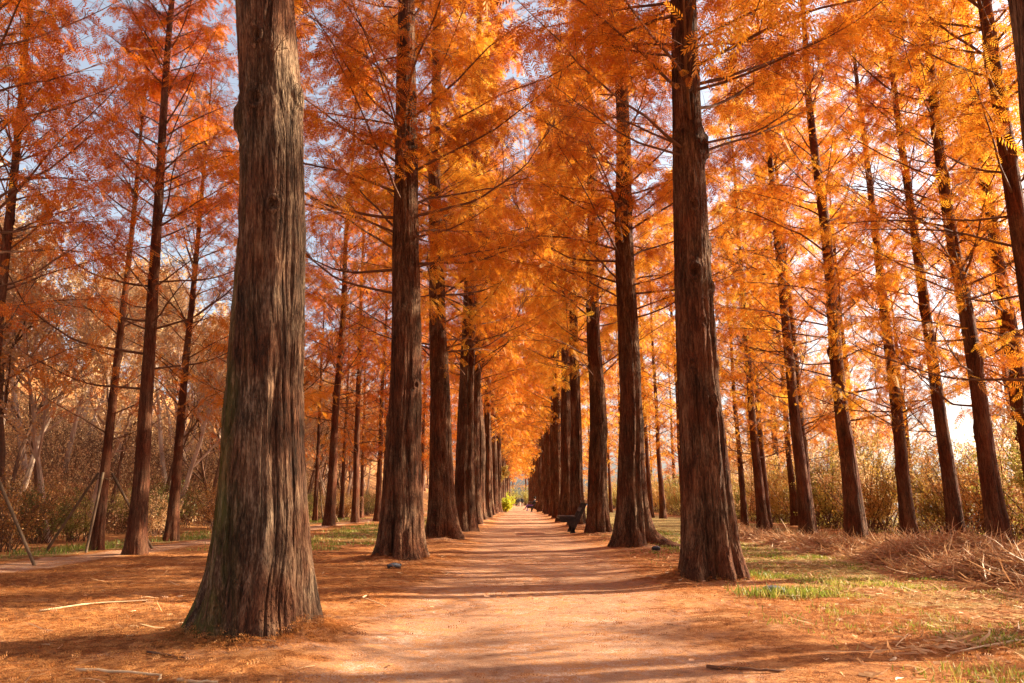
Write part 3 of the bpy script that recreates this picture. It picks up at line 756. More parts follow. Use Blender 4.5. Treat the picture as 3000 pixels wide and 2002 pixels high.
def shrub_mesh(name, seed, H, rad, stems=26, leaves=7000, lsize=.055, leafm=None, bark=None, fill=.1):
    rng = np.random.RandomState(seed)
    az = rng.uniform(0, 2 * PI, stems); e = np.radians(rng.uniform(42, 85, stems))
    D0 = np.stack([np.cos(az) * np.cos(e), np.sin(az) * np.cos(e), np.sin(e)], -1)
    P0 = np.stack([rng.normal(0, rad * .22, stems), rng.normal(0, rad * .22, stems), np.full(stems, -.05)], -1)
    L = H * rng.uniform(.65, 1.1, stems)
    P = polyl(P0, D0, L, 8, -.1, rng, .09)
    R0 = np.linspace(1, .3, 8)[None] * (.010 + .004 * L)[:, None]
    a1 = tubes(P, R0, 4)
    q = 12; m = stems * q; bi = np.repeat(np.arange(stems), q)
    s = rng.uniform(fill + .1, 1, m); p, d = sample(P[bi], s)
    D = unit(d + rng.normal(0, .75, (m, 3))); L2 = L[bi] * rng.uniform(.12, .36, m)
    P2 = polyl(p, D, L2, 5, .1, rng, .14)
    R2 = np.linspace(1, .4, 5)[None] * np.full((m, 1), .0045)
    a2 = tubes(P2, R2, 3)
    pick = rng.randint(0, m, leaves)
    lp, ld = sample(P2[pick], rng.uniform(0, 1, leaves))
    lp = lp + rng.normal(0, .05, lp.shape)
    D = unit(ld + rng.normal(0, .9, lp.shape)); U = rng.normal(0, 1, lp.shape)
    lf = np.array([[[0, 0, 0], [.5, .34, .06], [1, 0, 0], [.5, -.34, .06]]], float)
    VL = place_sprays(lf, lp, D, U, rng.uniform(.6, 1.35, leaves) * lsize).reshape(-1, 3)
    V = np.concatenate([a1[0], a2[0], VL]); n1, n2 = len(a1[0]), len(a2[0])
    F = np.concatenate([a1[1], a2[1] + n1, np.arange(len(VL)).reshape(-1, 4) + n1 + n2])
    cl = vnoise(lp[:, 0] * 1.6, lp[:, 2] * 1.6 + lp[:, 1], seed)
    rnd = np.repeat(np.clip(.5 + .35 * cl + rng.normal(0, .15, leaves), 0, 1), 4)
    at = np.concatenate([np.zeros(n1 + n2), rnd])
    mi = np.concatenate([np.zeros(len(a1[1]) + len(a2[1])), np.ones(leaves)])
    return mesh_np(name, V, F, [bark or TWIG, leafm or LEAF_YG], mi, {'rnd': at}, smooth=False)

def put(name, me, x, y, label, group, cat, sc=1.0, rz=0.0, leaf=None, dz=0.0, tilt=(0, 0)):
    z = float(hgt(np.array([x]), np.array([y]))[0]) + dz
    o = obj(name, me, None, (x, y, z), (tilt[0], tilt[1], rz), sc)
    tag(o, label, cat, group)
    if leaf is not None:
        o.material_slots[1].link = 'OBJECT'; o.material_slots[1].material = leaf
    return o

BARE = [bare_mesh('bare_tree', 700 + i, 8.5, lv=(14, 10, 9), leaves=6500, lsize=.085) for i in range(3)]
BARE_D = [bare_mesh('crooked_tree', 720 + i, 7.0, lv=(8, 7, 6), leaves=700, bark=TWIG, lsize=.07) for i in range(3)]
SH_R = [shrub_mesh('shrub', 740 + i, 3.0, 1.1, leafm=LEAF_YG, leaves=7500, lsize=.065) for i in range(3)]
SH_L = [shrub_mesh('shrub', 760 + i, 1.9, 1.0, leafm=LEAF_DG, leaves=4200, lsize=.05) for i in range(2)]

# left hillside wood
def rank(n, *rest):
    return ORD[n]
cnt = {}
def nth(key):
    cnt[key] = cnt.get(key, 0) + 1
    return ORD[min(cnt[key] - 1, len(ORD) - 1)]
low_t = sorted([(9 + i * 1.35 + rr.uniform(-1, 1), -rr.uniform(11.8, 15.5), i) for i in range(44)])
for y, x, i in low_t:
    if i % 2:
        put('crooked_tree', BARE_D[i % 3], x, y, f'{nth("ck")} dark crooked bare tree from the camera at the foot of the wooded bank', 'crooked trees on the wooded bank', 'tree', rr.uniform(.85, 1.3), rr.uniform(0, 6), tilt=(0, rr.uniform(0, .35)))
    else:
        put('bare_tree', BARE[i % 3], x, y, f'{nth("pl")} pale twiggy tree from the camera at the foot of the wooded bank', 'pale bare trees at the foot of the bank', 'tree', rr.uniform(.85, 1.15), rr.uniform(0, 6))
for row, (xa, xb, word) in enumerate(((-20, -16, 'lower'), (-27, -21, 'middle'), (-36, -28, 'upper'))):
    for y, x, i in sorted([((10 + i * 3.2) * (1 + .18 * row) + rr.uniform(-1, 1), rr.uniform(xa, xb), i) for i in range(26)]):
        put('bare_tree', BARE[(i + row) % 3], x, y, f'{nth(word)} pale leafless tree from the camera on the {word} slope of the wooded bank', f'pale bare trees on the {word} bank', 'tree', rr.uniform(1.05, 1.5), rr.uniform(0, 6))
for y, x, i in sorted([(66 + i * 4.6, -rr.uniform(11, 22), i) for i in range(24)]):
    put('bare_tree', BARE[i % 3], x, y, f'{nth("far")} distant pale leafless tree from the camera behind the left rows', 'distant bare trees behind the left rows', 'tree', rr.uniform(.9, 1.35), rr.uniform(0, 6))
BW = {0: ('brown twiggy', LEAF_RUST), 1: ('tan and rust', LEAF_TAN), 2: ('dark green', LEAF_DG), 3: ('olive', LEAF_OLIVE)}
for y, x, i in sorted([(10 + i * 1.5 + rr.uniform(-.5, .5), -10.4 - rr.uniform(0, 1.6) - (i % 3 == 2) * 1.8, i) for i in range(40)]):
    w, m = BW[i % 4]
    put('shrub', SH_L[i % 2], x, y, f'{nth("b" + w)} low {w} bush from the camera beyond the side path', 'low bushes beyond the side path', 'shrub', rr.uniform(.65, .95), rr.uniform(0, 6), leaf=m)
# right thicket
RW = {0: ('yellow green', LEAF_YG), 1: ('olive', LEAF_OLIVE), 2: ('yellow green', LEAF_YG), 3: ('rusty', LEAF_RUST), 4: ('tan', LEAF_TAN)}
for row, (x0, word) in enumerate(((12.4, 'front'), (14.4, 'back'))):
    for y, x, i in sorted([(13 + i * 1.9 * (1 + i * .02) + rr.uniform(-.6, .6), x0 + rr.uniform(-.6, .6), i) for i in range(38)]):
        w, m = RW[(i * 2 + row) % 5]
        put('shrub', SH_R[i % 3], x, y, f'{nth("r" + w + word)} {w} shrub from the camera in the {word} of the right hand thicket', 'shrubs in the right hand thicket', 'shrub', rr.uniform(.8, 1.15), rr.uniform(0, 6), leaf=m)
for y, x, i in sorted([(16 + i * 2.4 + rr.uniform(-1, 1), rr.uniform(13.5, 20), i) for i in range(26)]):
    w, m = (('rusty', LEAF_ORANGE), ('tan', LEAF_TAN))[i % 2]
    put('thicket_tree', BARE[i % 3] if i % 3 else BARE_D[i % 3], x, y, f'{nth("t" + w)} thin {w} leaved tree from the camera rising out of the right hand thicket', 'twiggy trees in the right hand thicket', 'tree', rr.uniform(.6, .95), rr.uniform(0, 6), leaf=m)

# hillside undergrowth (uncountable brushwood)
def brush(name, n, xr, yr, hmax, m, label, seed, lsize=.09):
    rng = np.random.RandomState(seed)
    x = rng.uniform(*xr, n); y = rng.uniform(*yr, n) ; z = hgt(x, y)
    cl = vnoise(x * .5, y * .5, seed)
    hh = hmax * np.clip(.55 + .6 * cl, .1, 1)
    O = np.stack([x, y, z + rng.rand(n) * hh], -1)
    ntw = n // 4
    D = unit(np.stack([rng.normal(0, .5, ntw), rng.normal(0, .5, ntw), np.abs(rng.normal(.9, .3, ntw))], -1))
    P = polyl(np.stack([x[:ntw], y[:ntw], z[:ntw] - .05], -1), D, hh[:ntw] * 1.25 + .2, 5, -.3, rng, .12)
    tv, tf = tubes(P, np.linspace(1, .3, 5)[None] * np.full((ntw, 1), .008), 3)
    lf = np.array([[[0, 0, 0], [.5, .3, .06], [1, 0, 0], [.5, -.3, .06]]], float)
    VL = place_sprays(lf, O, unit(rng.normal(0, 1, (n, 3))), rng.normal(0, 1, (n, 3)), rng.uniform(.5, 1.3, n) * lsize).reshape(-1, 3)
    rnd = np.repeat(np.clip(.5 + .35 * cl + rng.normal(0, .15, n), 0, 1), 4)
    me = mesh_np(name, np.concatenate([tv, VL]), np.concatenate([tf, np.arange(len(VL)).reshape(-1, 4) + len(tv)]), [TWIG, m],
                 np.concatenate([np.zeros(len(tf)), np.ones(n)]), {'rnd': np.concatenate([np.zeros(len(tv)), rnd])}, smooth=False)
    return tag(obj(name, me), label, kind='stuff')
brush('brushwood', 90000, (-34, -12.2), (9, 75), 1.7, LEAF_TAN, 'tan and rust brushwood covering the left hillside', 81, .10)
brush('undergrowth', 26000, (11.2, 17.5), (11, 70), .8, LEAF_OLIVE, 'low olive undergrowth below the right hand thicket', 82, .07)

# green bush and small tree at the far left end of the path
LIME = shrub_mesh('lime_bush', 801, 1.5, .5, stems=26, leaves=6000, lsize=.09, leafm=LEAF_LIME)
put('lime_bush', LIME, -1.25, 72, 'bright lime green rounded bush at the far left edge of the path', None, 'shrub', .95)
OLV = bare_mesh('olive_tree', 805, 5.0, leaves=14000, lv=(12, 9, 7), leafm=LEAF_OLIVE, lsize=.16, bark=TWIG)
put('olive_tree', OLV, -1.15, 74.5, 'small olive and cream leaved tree behind the lime green bush', None, 'tree', 1.0, .7)

for i in range(12):
    put('shrub', SH_R[i % 3], -11 + i * 2.1, 176 + (i % 3) * 3, f'{ORD[i]} olive shrub from the left closing the far end of the avenue', 'shrubs closing the far end of the avenue', 'shrub', 1.3, i * 1.3, leaf=LEAF_OLIVE)

# ------------------------------------------------------------------ ground cover near the camera
rng = np.random.RandomState(9)
def flat_sprays(name, n, xr, yr, m, label, size, seed, dens, flat=.45):
    rng = np.random.RandomState(seed)
    u = rng.rand(n); y = yr[0] * (yr[1] / yr[0]) ** u
    x = rng.uniform(xr[0], xr[1], n)
    k = rng.rand(n) < dens(x, y); x, y = x[k], y[k]; n = len(x)
    zz_ = hgt(x, y) + rng.uniform(.002, .035, n)
    for (tx, ty, r0, k_) in FEET:
        q_ = rng.uniform(0, 2 * PI, k_); rd = r0 + np.abs(rng.normal(0, .16, k_)) - .06
        fx, fy = tx + rd * np.cos(q_), ty + rd * np.sin(q_)
        x = np.concatenate([x, fx]); y = np.concatenate([y, fy])
        zz_ = np.concatenate([zz_, hgt(fx, fy) + rng.rand(k_) * .09 * np.exp(-np.maximum(rd - r0 + .06, 0) / .12)])
    n = len(x)
    O = np.stack([x, y, zz_], -1)
    a = rng.uniform(0, 2 * PI, n)
    D = np.stack([np.cos(a), np.sin(a), rng.normal(.03, .10, n)], -1)
    U = np.tile(np.array([0, 0, 1.0]), (n, 1)) + rng.normal(0, flat, (n, 3))
    T = spray_template(4, .07)
    VS = place_sprays(T, O, D, U, rng.uniform(size[0], size[1], n)); kk, qq = VS.shape[:2]
    VS = VS.reshape(-1, 3)
    rnd = np.repeat(np.clip(rng.normal(.5, .25, kk), 0, 1), qq * 4)
    me = mesh_np(name, VS, np.arange(len(VS)).reshape(-1, 4), [m], None, {'rnd': rnd}, smooth=False)
    return tag(obj(name, me), label, kind='stuff')
FEET = [(-1.95, 6.05, .47, 5200), (2.47, 10.4, .44, 1700), (-2.02, 13.7, .46, 1500), (2.46, 17.1, .44, 900), (-1.98, 20.1, .42, 700)]
def dens_n(x, y):
    p = 1 - sstep(.7, 1.9, np.abs(x - .2))
    d = (1 - .72 * p) * (1 - .6 * sstep(3, 5, x))
    return np.clip(d * (.65 + .6 * vnoise(x * .9, y * .9, 61)), 0.03, 1)
flat_sprays('fallen_needles', 105000, (-7.2, 6.6), (3.8, 15), LITTER, 'rust coloured fallen needle sprays strewn over the ground', (.03, .085), 31, dens_n)

def ribbons(x, y, z, ln, w, az, el, rng, curl=.3, n=4):
    m = len(x)
    D = np.stack([np.cos(az) * np.cos(el), np.sin(az) * np.cos(el), np.sin(el)], -1)
    P = polyl(np.stack([x, y, z], -1), D, ln, n, 0, rng, curl)
    T = unit(P[:, -1] - P[:, 0]); U = unit(rng.normal(0, 1, (m, 3)) * np.array([.6, .6, 1]))
    Sd = unit(np.cross(T, U))
    ww = (w[:, None] * np.array([1, 1, .8, .15])[None, :n])
    A = P + Sd[:, None] * ww[..., None] * .5; B = P - Sd[:, None] * ww[..., None] * .5
    V = np.stack([A, B], 2).reshape(-1, 3)
    i = np.arange(m)[:, None] * n * 2 + np.arange(n - 1)[None] * 2
    F = np.stack([i, i + 1, i + 3, i + 2], -1).reshape(-1, 4)
    return V, F, n * 2

def grass_patch(name, n, xr, yr, hh, label, seed, thr, wd=(.004, .008), extra=None):
    rng = np.random.RandomState(seed)
    u = rng.rand(n); y = yr[0] * (yr[1] / yr[0]) ** u; x = rng.uniform(*xr, n)
    c = vnoise(x * .9, y * .7, seed) * .45 + vnoise(x * 3.1, y * 2.6, seed + 1) * .55
    ex = (x - xr[0]) / (xr[1] - xr[0]); ey = (y - yr[0]) / (yr[1] - yr[0])
    edge = sstep(0, .28, ex) * (1 - sstep(.72, 1, ex)) * (sstep(0, .3, ey) * (1 - sstep(.7, 1, ey)) if yr[1] - yr[0] < 2 else 1)
    k = rng.rand(n) < edge * np.clip(.5 * sstep(thr - .25, thr + .75, c) ** 1.5, 0, 1)
    x, y = x[k], y[k]; n = len(x)
    ln = rng.uniform(*hh, n) * (1 + .5 * c[k])
    V, F, per = ribbons(x, y, hgt(x, y) - .005, ln, rng.uniform(*wd, n) * (1 + y / 18), rng.uniform(0, 2 * PI, n), np.radians(rng.uniform(45, 88, n)), rng, .14)
    rnd = np.repeat(np.clip(rng.normal(.42, .27, n), 0, 1), per)
    return tag(obj(name, mesh_np(name, V, F, [GRASS], None, {'rnd': rnd}, smooth=False)), label, kind='stuff')
grass_patch('grass', 420000, (1.9, 9.0), (4.4, 26), (.015, .06), 'thin green grass growing through litter on the right verge', 51, .0)
grass_patch('verge_grass', 90000, (-7.0, -2.2), (16, 45), (.04, .09), 'sunlit grass strip on the left behind the second trunk', 52, -.1)
grass_patch('path_edge_grass', 30000, (-10.6, -8.5), (9, 45), (.05, .12), 'green grass strip along the far edge of the side path', 53, -.2)

def straw(name, n, label, seed, posf, ln, w, el, curl=.25, m=STRAW, cm=None):
    rng = np.random.RandomState(seed)
    x, y, z = posf(n, rng); n = len(x)
    V, F, per = ribbons(x, y, z, rng.uniform(*ln, n), rng.uniform(*w, n), rng.uniform(0, 2 * PI, n), np.radians(rng.normal(el[0], el[1], n)), rng, curl)
    rnd = np.repeat(np.clip(rng.normal(.5, .25, n), 0, 1), per)
    return V, F, rnd
# reed heap
def ridge(x, y):
    cx = 6.95 + .25 * np.sin(y * .5) - .25 * sstep(12, 18, y)
    wl = 1.15 - .25 * sstep(14, 22, y)
    hh = (.38 - .27 * sstep(9.5, 20, y)) * (1 + .4 * vnoise(x * .9, y * .8, 91) + .2 * vnoise(x * 2.6, y * 2.6, 92)) * (1 - sstep(27, 31, y))
    return hh * np.exp(-((x - cx) / wl) ** 2 * 1.3)
gx, gy = np.meshgrid(np.linspace(4.6, 9.2, 70), np.linspace(5, 31, 300))
gz = hgt(gx, gy) + ridge(gx, gy) - .03 + .03 * vnoise(gx * 7, gy * 7, 93) * sstep(.03, .15, ridge(gx, gy))
gi = np.arange(gx.size).reshape(gx.shape)
HV = np.stack([gx, gy, gz], -1).reshape(-1, 3); HF = np.stack([gi[:-1, :-1], gi[:-1, 1:], gi[1:, 1:], gi[1:, :-1]], -1).reshape(-1, 4)
def pos_heap(n, rng):
    y = 5.5 * (29 / 5.5) ** rng.rand(n); x = rng.normal(6.75, .75, n)
    r = ridge(x, y); k = r > .05
    x, y, r = x[k], y[k], r[k]
    return x, y, hgt(x, y) + r * rng.uniform(.75, 1.1, len(x)) - .01
V1, F1, a1 = straw('s', 30000, '', 41, pos_heap, (.10, .55), (.005, .022), (3, 16), .24)
V2, F2, a2 = straw('s', 900, '', 42, pos_heap, (.2, .6), (.005, .011), (35, 22), .22)
V = np.concatenate([HV, V1, V2]); F = np.concatenate([HF, F1 + len(HV), F2 + len(HV) + len(V1)])
tag(obj('reed_heap', mesh_np('reed_heap', V, F, [STRAW], None, {'rnd': np.concatenate([np.full(len(HV), .3), a1, a2])}, smooth=False)),
    'long low heap of cut dry reeds in front of the right hand grove', kind='stuff')
# loose scraps
def pos_scrap(n, rng):
    y = 4.0 * (24 / 4.0) ** rng.rand(n); x = rng.uniform(1.6, 6.6, n)
    k = rng.rand(n) < sstep(1.5, 4.2, x) * np.clip(.6 + .8 * vnoise(x, y, 77), .05, 1)
    x, y = x[k], y[k]
    return x, y, hgt(x, y) + rng.uniform(.006, .02, len(x))
V1, F1, a1 = straw('s', 11000, '', 43, pos_scrap, (.04, .24), (.006, .024), (3, 9), .22)
V2, F2, a2 = straw('s', 260, '', 44, pos_scrap, (.3, .9), (.005, .009), (1, 3), .05)
tag(obj('reed_scraps', mesh_np('reed_scraps', np.concatenate([V1, V2]), np.concatenate([F1, F2 + len(V1)]), [STRAW], None, {'rnd': np.concatenate([a1, a2]) + .15}, smooth=False)),
    'pale dry reed scraps and stalks scattered over the right verge', kind='stuff')
def pos_left(n, rng):
    y = 3.8 * (16 / 3.8) ** rng.rand(n); x = rng.uniform(-6.5, -.8, n)
    return x, y, hgt(x, y) + rng.uniform(.008, .02, n)
V1, F1, a1 = straw('s', 420, '', 45, pos_left, (.05, .28), (.004, .010), (3, 8), .15)
tag(obj('twig_litter', mesh_np('twig_litter', V1, F1, [STRAW], None, {'rnd': a1}, smooth=False)), 'small dry twigs scattered over the needles on the left', kind='stuff')

# ------------------------------------------------------------------ fallen sticks (one thing each)
def stick(pts, r, label, m=STICK_PALE, name='fallen_stick'):
    base = Vector(pts[0])
    P = np.array([[p[0] - base.x, p[1] - base.y, float(hgt(np.array([p[0]]), np.array([p[1]]))[0]) + p[2]] for p in pts])
    n = (len(P) - 1) * 4 + 1
    tt = np.linspace(0, len(P) - 1, n); i = np.minimum(tt.astype(int), len(P) - 2); u = (tt - i)[:, None]
    Q = P[i] * (1 - u) + P[i + 1] * u
    Q += np.random.RandomState(int(abs(pts[0][0]) * 100)).normal(0, r * .25, Q.shape)
    RR = r * np.linspace(1, .6, n) * (1 + .12 * np.sin(tt * 9))
    V, F = tubes(Q[None], RR[None], 7)
    nv = len(V)
    V = np.concatenate([V, Q[:1], Q[-1:]])
    cap = [[nv, (j + 1) % 7, j] for j in range(7)] + [[nv + 1, nv - 7 + j, nv - 7 + (j + 1) % 7] for j in range(7)]
    o = obj(name, mesh_np(name, V, F, [m], tris=np.array(cap)), None, (base.x, base.y, 0))
    return tag(o, label, 'stick', 'fallen sticks and stalks')
stick([(-2.60, 4.78, .02), (-2.32, 4.74, .025), (-2.06, 4.70, .02), (-2.03, 4.60, .01)], .009, 'long pale peeled stick with a bent end at the bottom left')
stick([(-1.93, 4.62, .012), (-1.80, 4.55, .015), (-1.68, 4.56, .01)], .010, 'short flat pale sliver right of the long bent stick')
stick([(-4.3, 7.2, .015), (-4.05, 7.65, .03), (-3.6, 7.9, .02)], .009, 'pale curved stick in the sunlit strip left of the thick grey trunk')
stick([(-1.62, 8.55, .02), (-1.58, 8.1, .05), (-1.3, 7.85, .01)], .007, 'thin pale forked twig on the needles behind the thick grey trunk')
stick([(2.68, 8.50, .02), (2.95, 8.40, .03)], .011, 'short pale stick lying in front of the half buried ground lamp')
stick([(1.18, 5.15, .012), (1.4, 5.0, .02), (1.62, 4.98, .012)], .012, 'flat brown stick lying on the sandy path edge', TWIG)
stick([(-2.45, 5.35, .012), (-2.1, 5.15, .015)], .008, 'thin dark twig in front of the mossy trunk foot', TWIG)
stick([(2.9, 5.5, .02), (3.5, 5.75, .03), (3.9, 5.8, .02)], .007, 'pale reed stalk lying at the lower right corner')

# ------------------------------------------------------------------ round ground lamps
def lathe(prof, k=28):
    P = np.array(prof); n = len(P); a = np.arange(k) * 2 * PI / k
    V = np.stack([P[:, None, 0] * np.cos(a)[None], P[:, None, 0] * np.sin(a)[None], np.repeat(P[:, 1:2], k, 1)], -1).reshape(-1, 3)
    ii = np.arange(n * k).reshape(n, k); nx = np.roll(ii, -1, 1)
    return V, np.stack([ii[:-1], nx[:-1], nx[1:], ii[1:]], -1).reshape(-1, 4)
def ground_lamp(x, y, r, h, label, tilt=(0, 0)):
    z = float(hgt(np.array([x]), np.array([y]))[0])
    e = empty('ground_lamp', (x, y, z - .02), (tilt[0], tilt[1], 0)); tag(e, label, 'ground lamp', 'round ground lamps below the trees')
    V, F = lathe([(r * .98, -.08), (r, h * .55), (r * 1.08, h * .6), (r * 1.08, h * .78), (r * .9, h * .84), (r * .86, h * .84), (.001, h * .84)])
    obj('housing', mesh_np('housing', V, F, [LAMPM]), e)
    V, F = lathe([(r * .84, h * .845), (r * .78, h * .95), (r * .5, h * 1.08), (.001, h * 1.14)])
    obj('lens', mesh_np('lens', V, F, [LENSM]), e)
    for k in range(4):
        a = k * PI / 2 + .4
        V, F = lathe([(.011, 0), (.011, .012), (.001, .014)], 8)
        obj('screw', mesh_np('screw', V, F, [LAMPM]), e, (math.cos(a) * r * .98, math.sin(a) * r * .98, h * .78))
    return e
ground_lamp(-1.90, 12.15, .105, .085, 'dark round lamp on the needles in front of the second left trunk', (.08, 0))
ground_lamp(2.80, 16.2, .085, .10, 'small grey lamp at the root of the second right trunk', (0, -.06))
ground_lamp(2.78, 8.75, .12, .09, 'half buried dark lamp in a grass tuft right of the nearest right trunk', (.1, .05))
grass_patch('lamp_grass', 4200, (2.25, 3.5), (8.25, 9.15), (.05, .13), 'green grass tuft around the half buried lamp', 58, -.6)

# ------------------------------------------------------------------ tree stakes
def stakes(tx, ty, h, feet, label):
    z = float(hgt(np.array([tx]), np.array([ty]))[0])
    e = empty('tree_stakes', (tx, ty, z)); tag(e, label, 'tree stakes', 'wooden stakes propping the young trees')
    for (dx, dy) in feet:
        d = Vector((dx, dy, 0)); top = d.normalized() * .13 + Vector((0, 0, h + .12))
        b = Vector((dx, dy, -.1))
        P = np.array([list(b.lerp(top, t)) for t in np.linspace(0, 1, 6)])
        V, F = tubes(P[None], np.full((1, 6), .027), 9); nv = len(V)
        V = np.concatenate([V, P[-1:]]); cap = np.array([[nv, nv - 9 + j, nv - 9 + (j + 1) % 9] for j in range(9)])
        obj('pole', mesh_np('pole', V, F, [STAKE], tris=cap), e)
    a = np.linspace(0, 2 * PI, 13); P = np.stack([.15 * np.cos(a), .15 * np.sin(a), h + .02 * np.sin(a * 3)], -1)
    V, F = tubes(P[None], np.full((1, 13), .012), 6)
    obj('rope_tie', mesh_np('rope_tie', V, F, [STAKE]), e)
stakes(-8.72, 12.75, 1.28, [(.95, .05), (.18, -.95), (-.8, .5)], 'two visible wooden props tied to the tree at the left picture edge')
stakes(-8.75, 16.4, 1.45, [(-.95, -.25), (.18, -.75), (.95, .55)], 'wooden tripod props around the slender tree left of the lone dark trunk')
stakes(-9.45, 36.5, 1.9, [(-.9, -.2), (.2, .8), (1.1, .1)], 'distant wooden props around a thin tree beside the thick grey trunk')

# ------------------------------------------------------------------ benches
def box(sx, sy, sz, bev=.012):
    import bmesh
    bm = bmesh.new(); bmesh.ops.create_cube(bm, size=1)
    bmesh.ops.scale(bm, vec=(sx, sy, sz), verts=bm.verts)
    bmesh.ops.bevel(bm, geom=list(bm.edges), offset=bev, segments=2, affect='EDGES')
    me = bpy.data.meshes.new('board'); bm.to_mesh(me); bm.free(); return me
def bench(x, y, label, L=1.7):
    z = float(hgt(np.array([x]), np.array([y]))[0]) - .02
    e = empty('park_bench', (x, y, z)); tag(e, label, 'bench', 'dark timber benches facing the path')
    def pc(name, sx, sy, sz, lx, ly, lz, ry=0, m=BENCHW):
        me = box(sx, sy, sz); me.name = name; me.materials.append(m)
        return obj(name, me, e, (lx, ly, lz), (0, ry, 0))
    # thing faces -X ; local origin under the rear of the seat
    pc('seat', .30, L, .085, -.46, L / 2, .50)
    pc('seat', .22, L, .085, -.19, L / 2, .50)
    pc('backrest', .20, L, .10, .30, L / 2, 1.00)
    bb = pc('backrest', .06, L - .01, .13, .12, L / 2, .74, .42)
    for yy in (.16, L - .16):
        pc('seat_support', .62, .10, .10, -.27, yy, .405)
        pc('leg', .10, .09, 1.15, .02, yy, .50, .46)
        pc('leg', .09, .09, .46, -.18, yy, .18, -.2)
    pc('end_cap', .21, .02, .105, .30, -.006, 1.00, 0, BENCHEND)
    return e
bench(1.90, 25.0, 'dark timber bench beside the third right trunk facing the path')
bench(1.45, 77.0, 'distant dark bench carrying the seated person in purple trousers')

# ------------------------------------------------------------------ people
def person(name, joints, edges, radii, zones, loc, rz, label, hair=None, hairm=None, group=None):
    me = bpy.data.meshes.new('p'); me.from_pydata(joints, edges, []); me.update()
    o = bpy.data.objects.new('p', me); COL.objects.link(o)
    sk = o.modifiers.new('s', 'SKIN'); sk.use_smooth_shade = True
    o.modifiers.new('u', 'SUBSURF').levels = 2
    for i, v in enumerate(me.skin_vertices[0].data):
        r = radii[i]; v.radius = r if hasattr(r, '__len__') else (r, r); v.use_root = (i == 0)
    dg = bpy.context.evaluated_depsgraph_get(); dg.update()
    nm = bpy.data.meshes.new_from_object(o.evaluated_get(dg)); nm.name = name
    bpy.data.objects.remove(o)
    nm.materials.clear()
    ms = []
    for m, _ in zones:
        nm.materials.append(m)
    for p_ in nm.polygons:
        c = p_.center
        for k, (m, test) in enumerate(zones):
            if test(c): p_.material_index = k; break
    nm.shade_smooth() if hasattr(nm, 'shade_smooth') else None
    r = obj(name, nm, None, loc, (0, 0, rz)); tag(r, label, 'person', group)
    if hair:
        import bmesh
        bm = bmesh.new(); bmesh.ops.create_uvsphere(bm, u_segments=16, v_segments=10, radius=1)
        bmesh.ops.scale(bm, vec=hair[1], verts=bm.verts)
        hm = bpy.data.meshes.new('hair'); bm.to_mesh(hm); bm.free(); hm.materials.append(hairm); hm.shade_smooth()
        obj('hair', hm, r, hair[0])
    return r
SKIN = plain_mat('skin', (.55, .33, .23), .6, .08)
COAT = plain_mat('dark_coat_cloth', (.035, .035, .05), .9, .3)
COAT2 = plain_mat('charcoal_coat_cloth', (.06, .055, .06), .9, .3)
TRS = plain_mat('dark_trouser_cloth', (.04, .028, .028), .9, .3)
PURP = plain_mat('purple_trouser_cloth', (.36, .18, .50), .85, .2)
SHOE = plain_mat('shoe', (.03, .02, .02), .6, .2)
HAIRM = plain_mat('dark_hair', (.02, .014, .01), .7, .3)
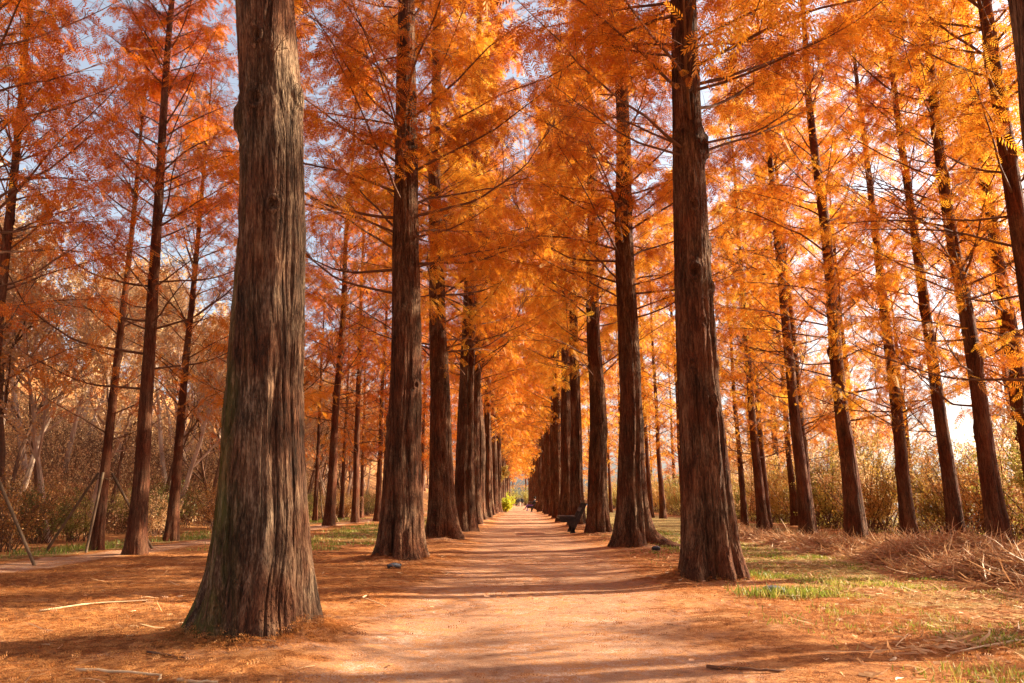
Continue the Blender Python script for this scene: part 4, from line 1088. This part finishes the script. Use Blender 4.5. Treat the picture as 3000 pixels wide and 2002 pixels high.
def walker(x, y, h, label, coat, stride=.16, hands=0.0):
    J = [(0, 0, .93), (0, .0, 1.12), (0, .01, 1.32), (0, .0, 1.45), (0, .01, 1.53), (0, .02, 1.63), (0, .02, 1.72),
         (-.10, 0, .90), (-.105, stride * .6, .50), (-.10, stride, .09), (-.10, stride + .15, .035),
         (.10, 0, .90), (.105, -stride * .3, .50), (.10, -stride, .12), (.10, -stride + .13, .035),
         (-.19, 0, 1.40), (-.25, -.04, 1.14), (-.25, .05, .90), (-.25, .09, .80),
         (.19, 0, 1.40), (.25, .03, 1.14), (.25, -.05, .90), (.25, -.06, .80)]
    Ed = [(0, 1), (1, 2), (2, 3), (3, 4), (4, 5), (5, 6), (0, 7), (7, 8), (8, 9), (9, 10), (0, 11), (11, 12), (12, 13), (13, 14), (2, 15), (15, 16), (16, 17), (17, 18), (2, 19), (19, 20), (20, 21), (21, 22)]
    Rd = [(.16, .12), (.15, .11), (.17, .11), (.09, .08), .055, .085, .07, .09, .06, .042, .035, .09, .06, .042, .035, .065, .052, .042, .03, .065, .052, .042, .03]
    J = [(a * h, b * h, c * h) for a, b, c in J]
    z = [(SKIN, lambda c: c.z > 1.47 * h or (abs(c.x) > .2 * h and c.z < .87 * h)), (coat, lambda c: c.z > .80 * h), (SHOE, lambda c: c.z < .09 * h), (TRS, lambda c: True)]
    return person('person', J, Ed, Rd, z, (x, y, float(hgt(np.array([x]), np.array([y]))[0])), 0.05, label, ((0, -.01 * h, 1.68 * h), (.098 * h, .11 * h, .12 * h)), HAIRM, 'people walking away down the path')
walker(-.36, 140, 1.0, 'person in dark coat walking away, leftmost of the far walkers', COAT)
walker(.02, 142, .93, 'person in charcoal coat half behind the leftmost far walker', COAT2, .1)
walker(.62, 141, .95, 'person in dark coat walking away, rightmost of the far walkers', COAT, .12)
# seated: faces -X
J = [(0, 0, .56), (.10, 0, .74), (.22, 0, .98), (.28, 0, 1.12), (.27, 0, 1.20), (.24, 0, 1.30), (.23, 0, 1.38),
     (-.06, -.10, .57), (-.50, -.12, .62), (-.44, -.13, .12), (-.60, -.13, .06),
     (-.06, .10, .57), (-.52, .12, .56), (-.74, .12, .20), (-.90, .12, .22),
     (.22, -.19, 1.02), (.02, -.25, .84), (-.22, -.18, .92), (-.32, -.14, .98),
     (.22, .19, 1.02), (.02, .25, .84), (-.22, .18, .90), (-.32, .12, .96)]
Ed = [(0, 1), (1, 2), (2, 3), (3, 4), (4, 5), (5, 6), (0, 7), (7, 8), (8, 9), (9, 10), (0, 11), (11, 12), (12, 13), (13, 14), (2, 15), (15, 16), (16, 17), (17, 18), (2, 19), (19, 20), (20, 21), (21, 22)]
Rd = [(.15, .12), (.14, .12), (.16, .12), (.09, .08), .055, .085, .07, .085, .068, .05, .035, .085, .068, .05, .035, .06, .05, .04, .03, .06, .05, .04, .03]
Z0 = [(SKIN, lambda c: c.z > 1.13 or (c.x < -.24 and c.z > .78)), (COAT2, lambda c: c.z > .66), (SHOE, lambda c: c.z < .1), (SKIN, lambda c: c.x < -.78), (PURP, lambda c: True)]
person('person', J, Ed, Rd, Z0, (1.32, 77.9, -.02), 0, 'person in purple trousers leaning back on the distant bench', ((.27, 0, 1.34), (.12, .1, .12)), HAIRM)
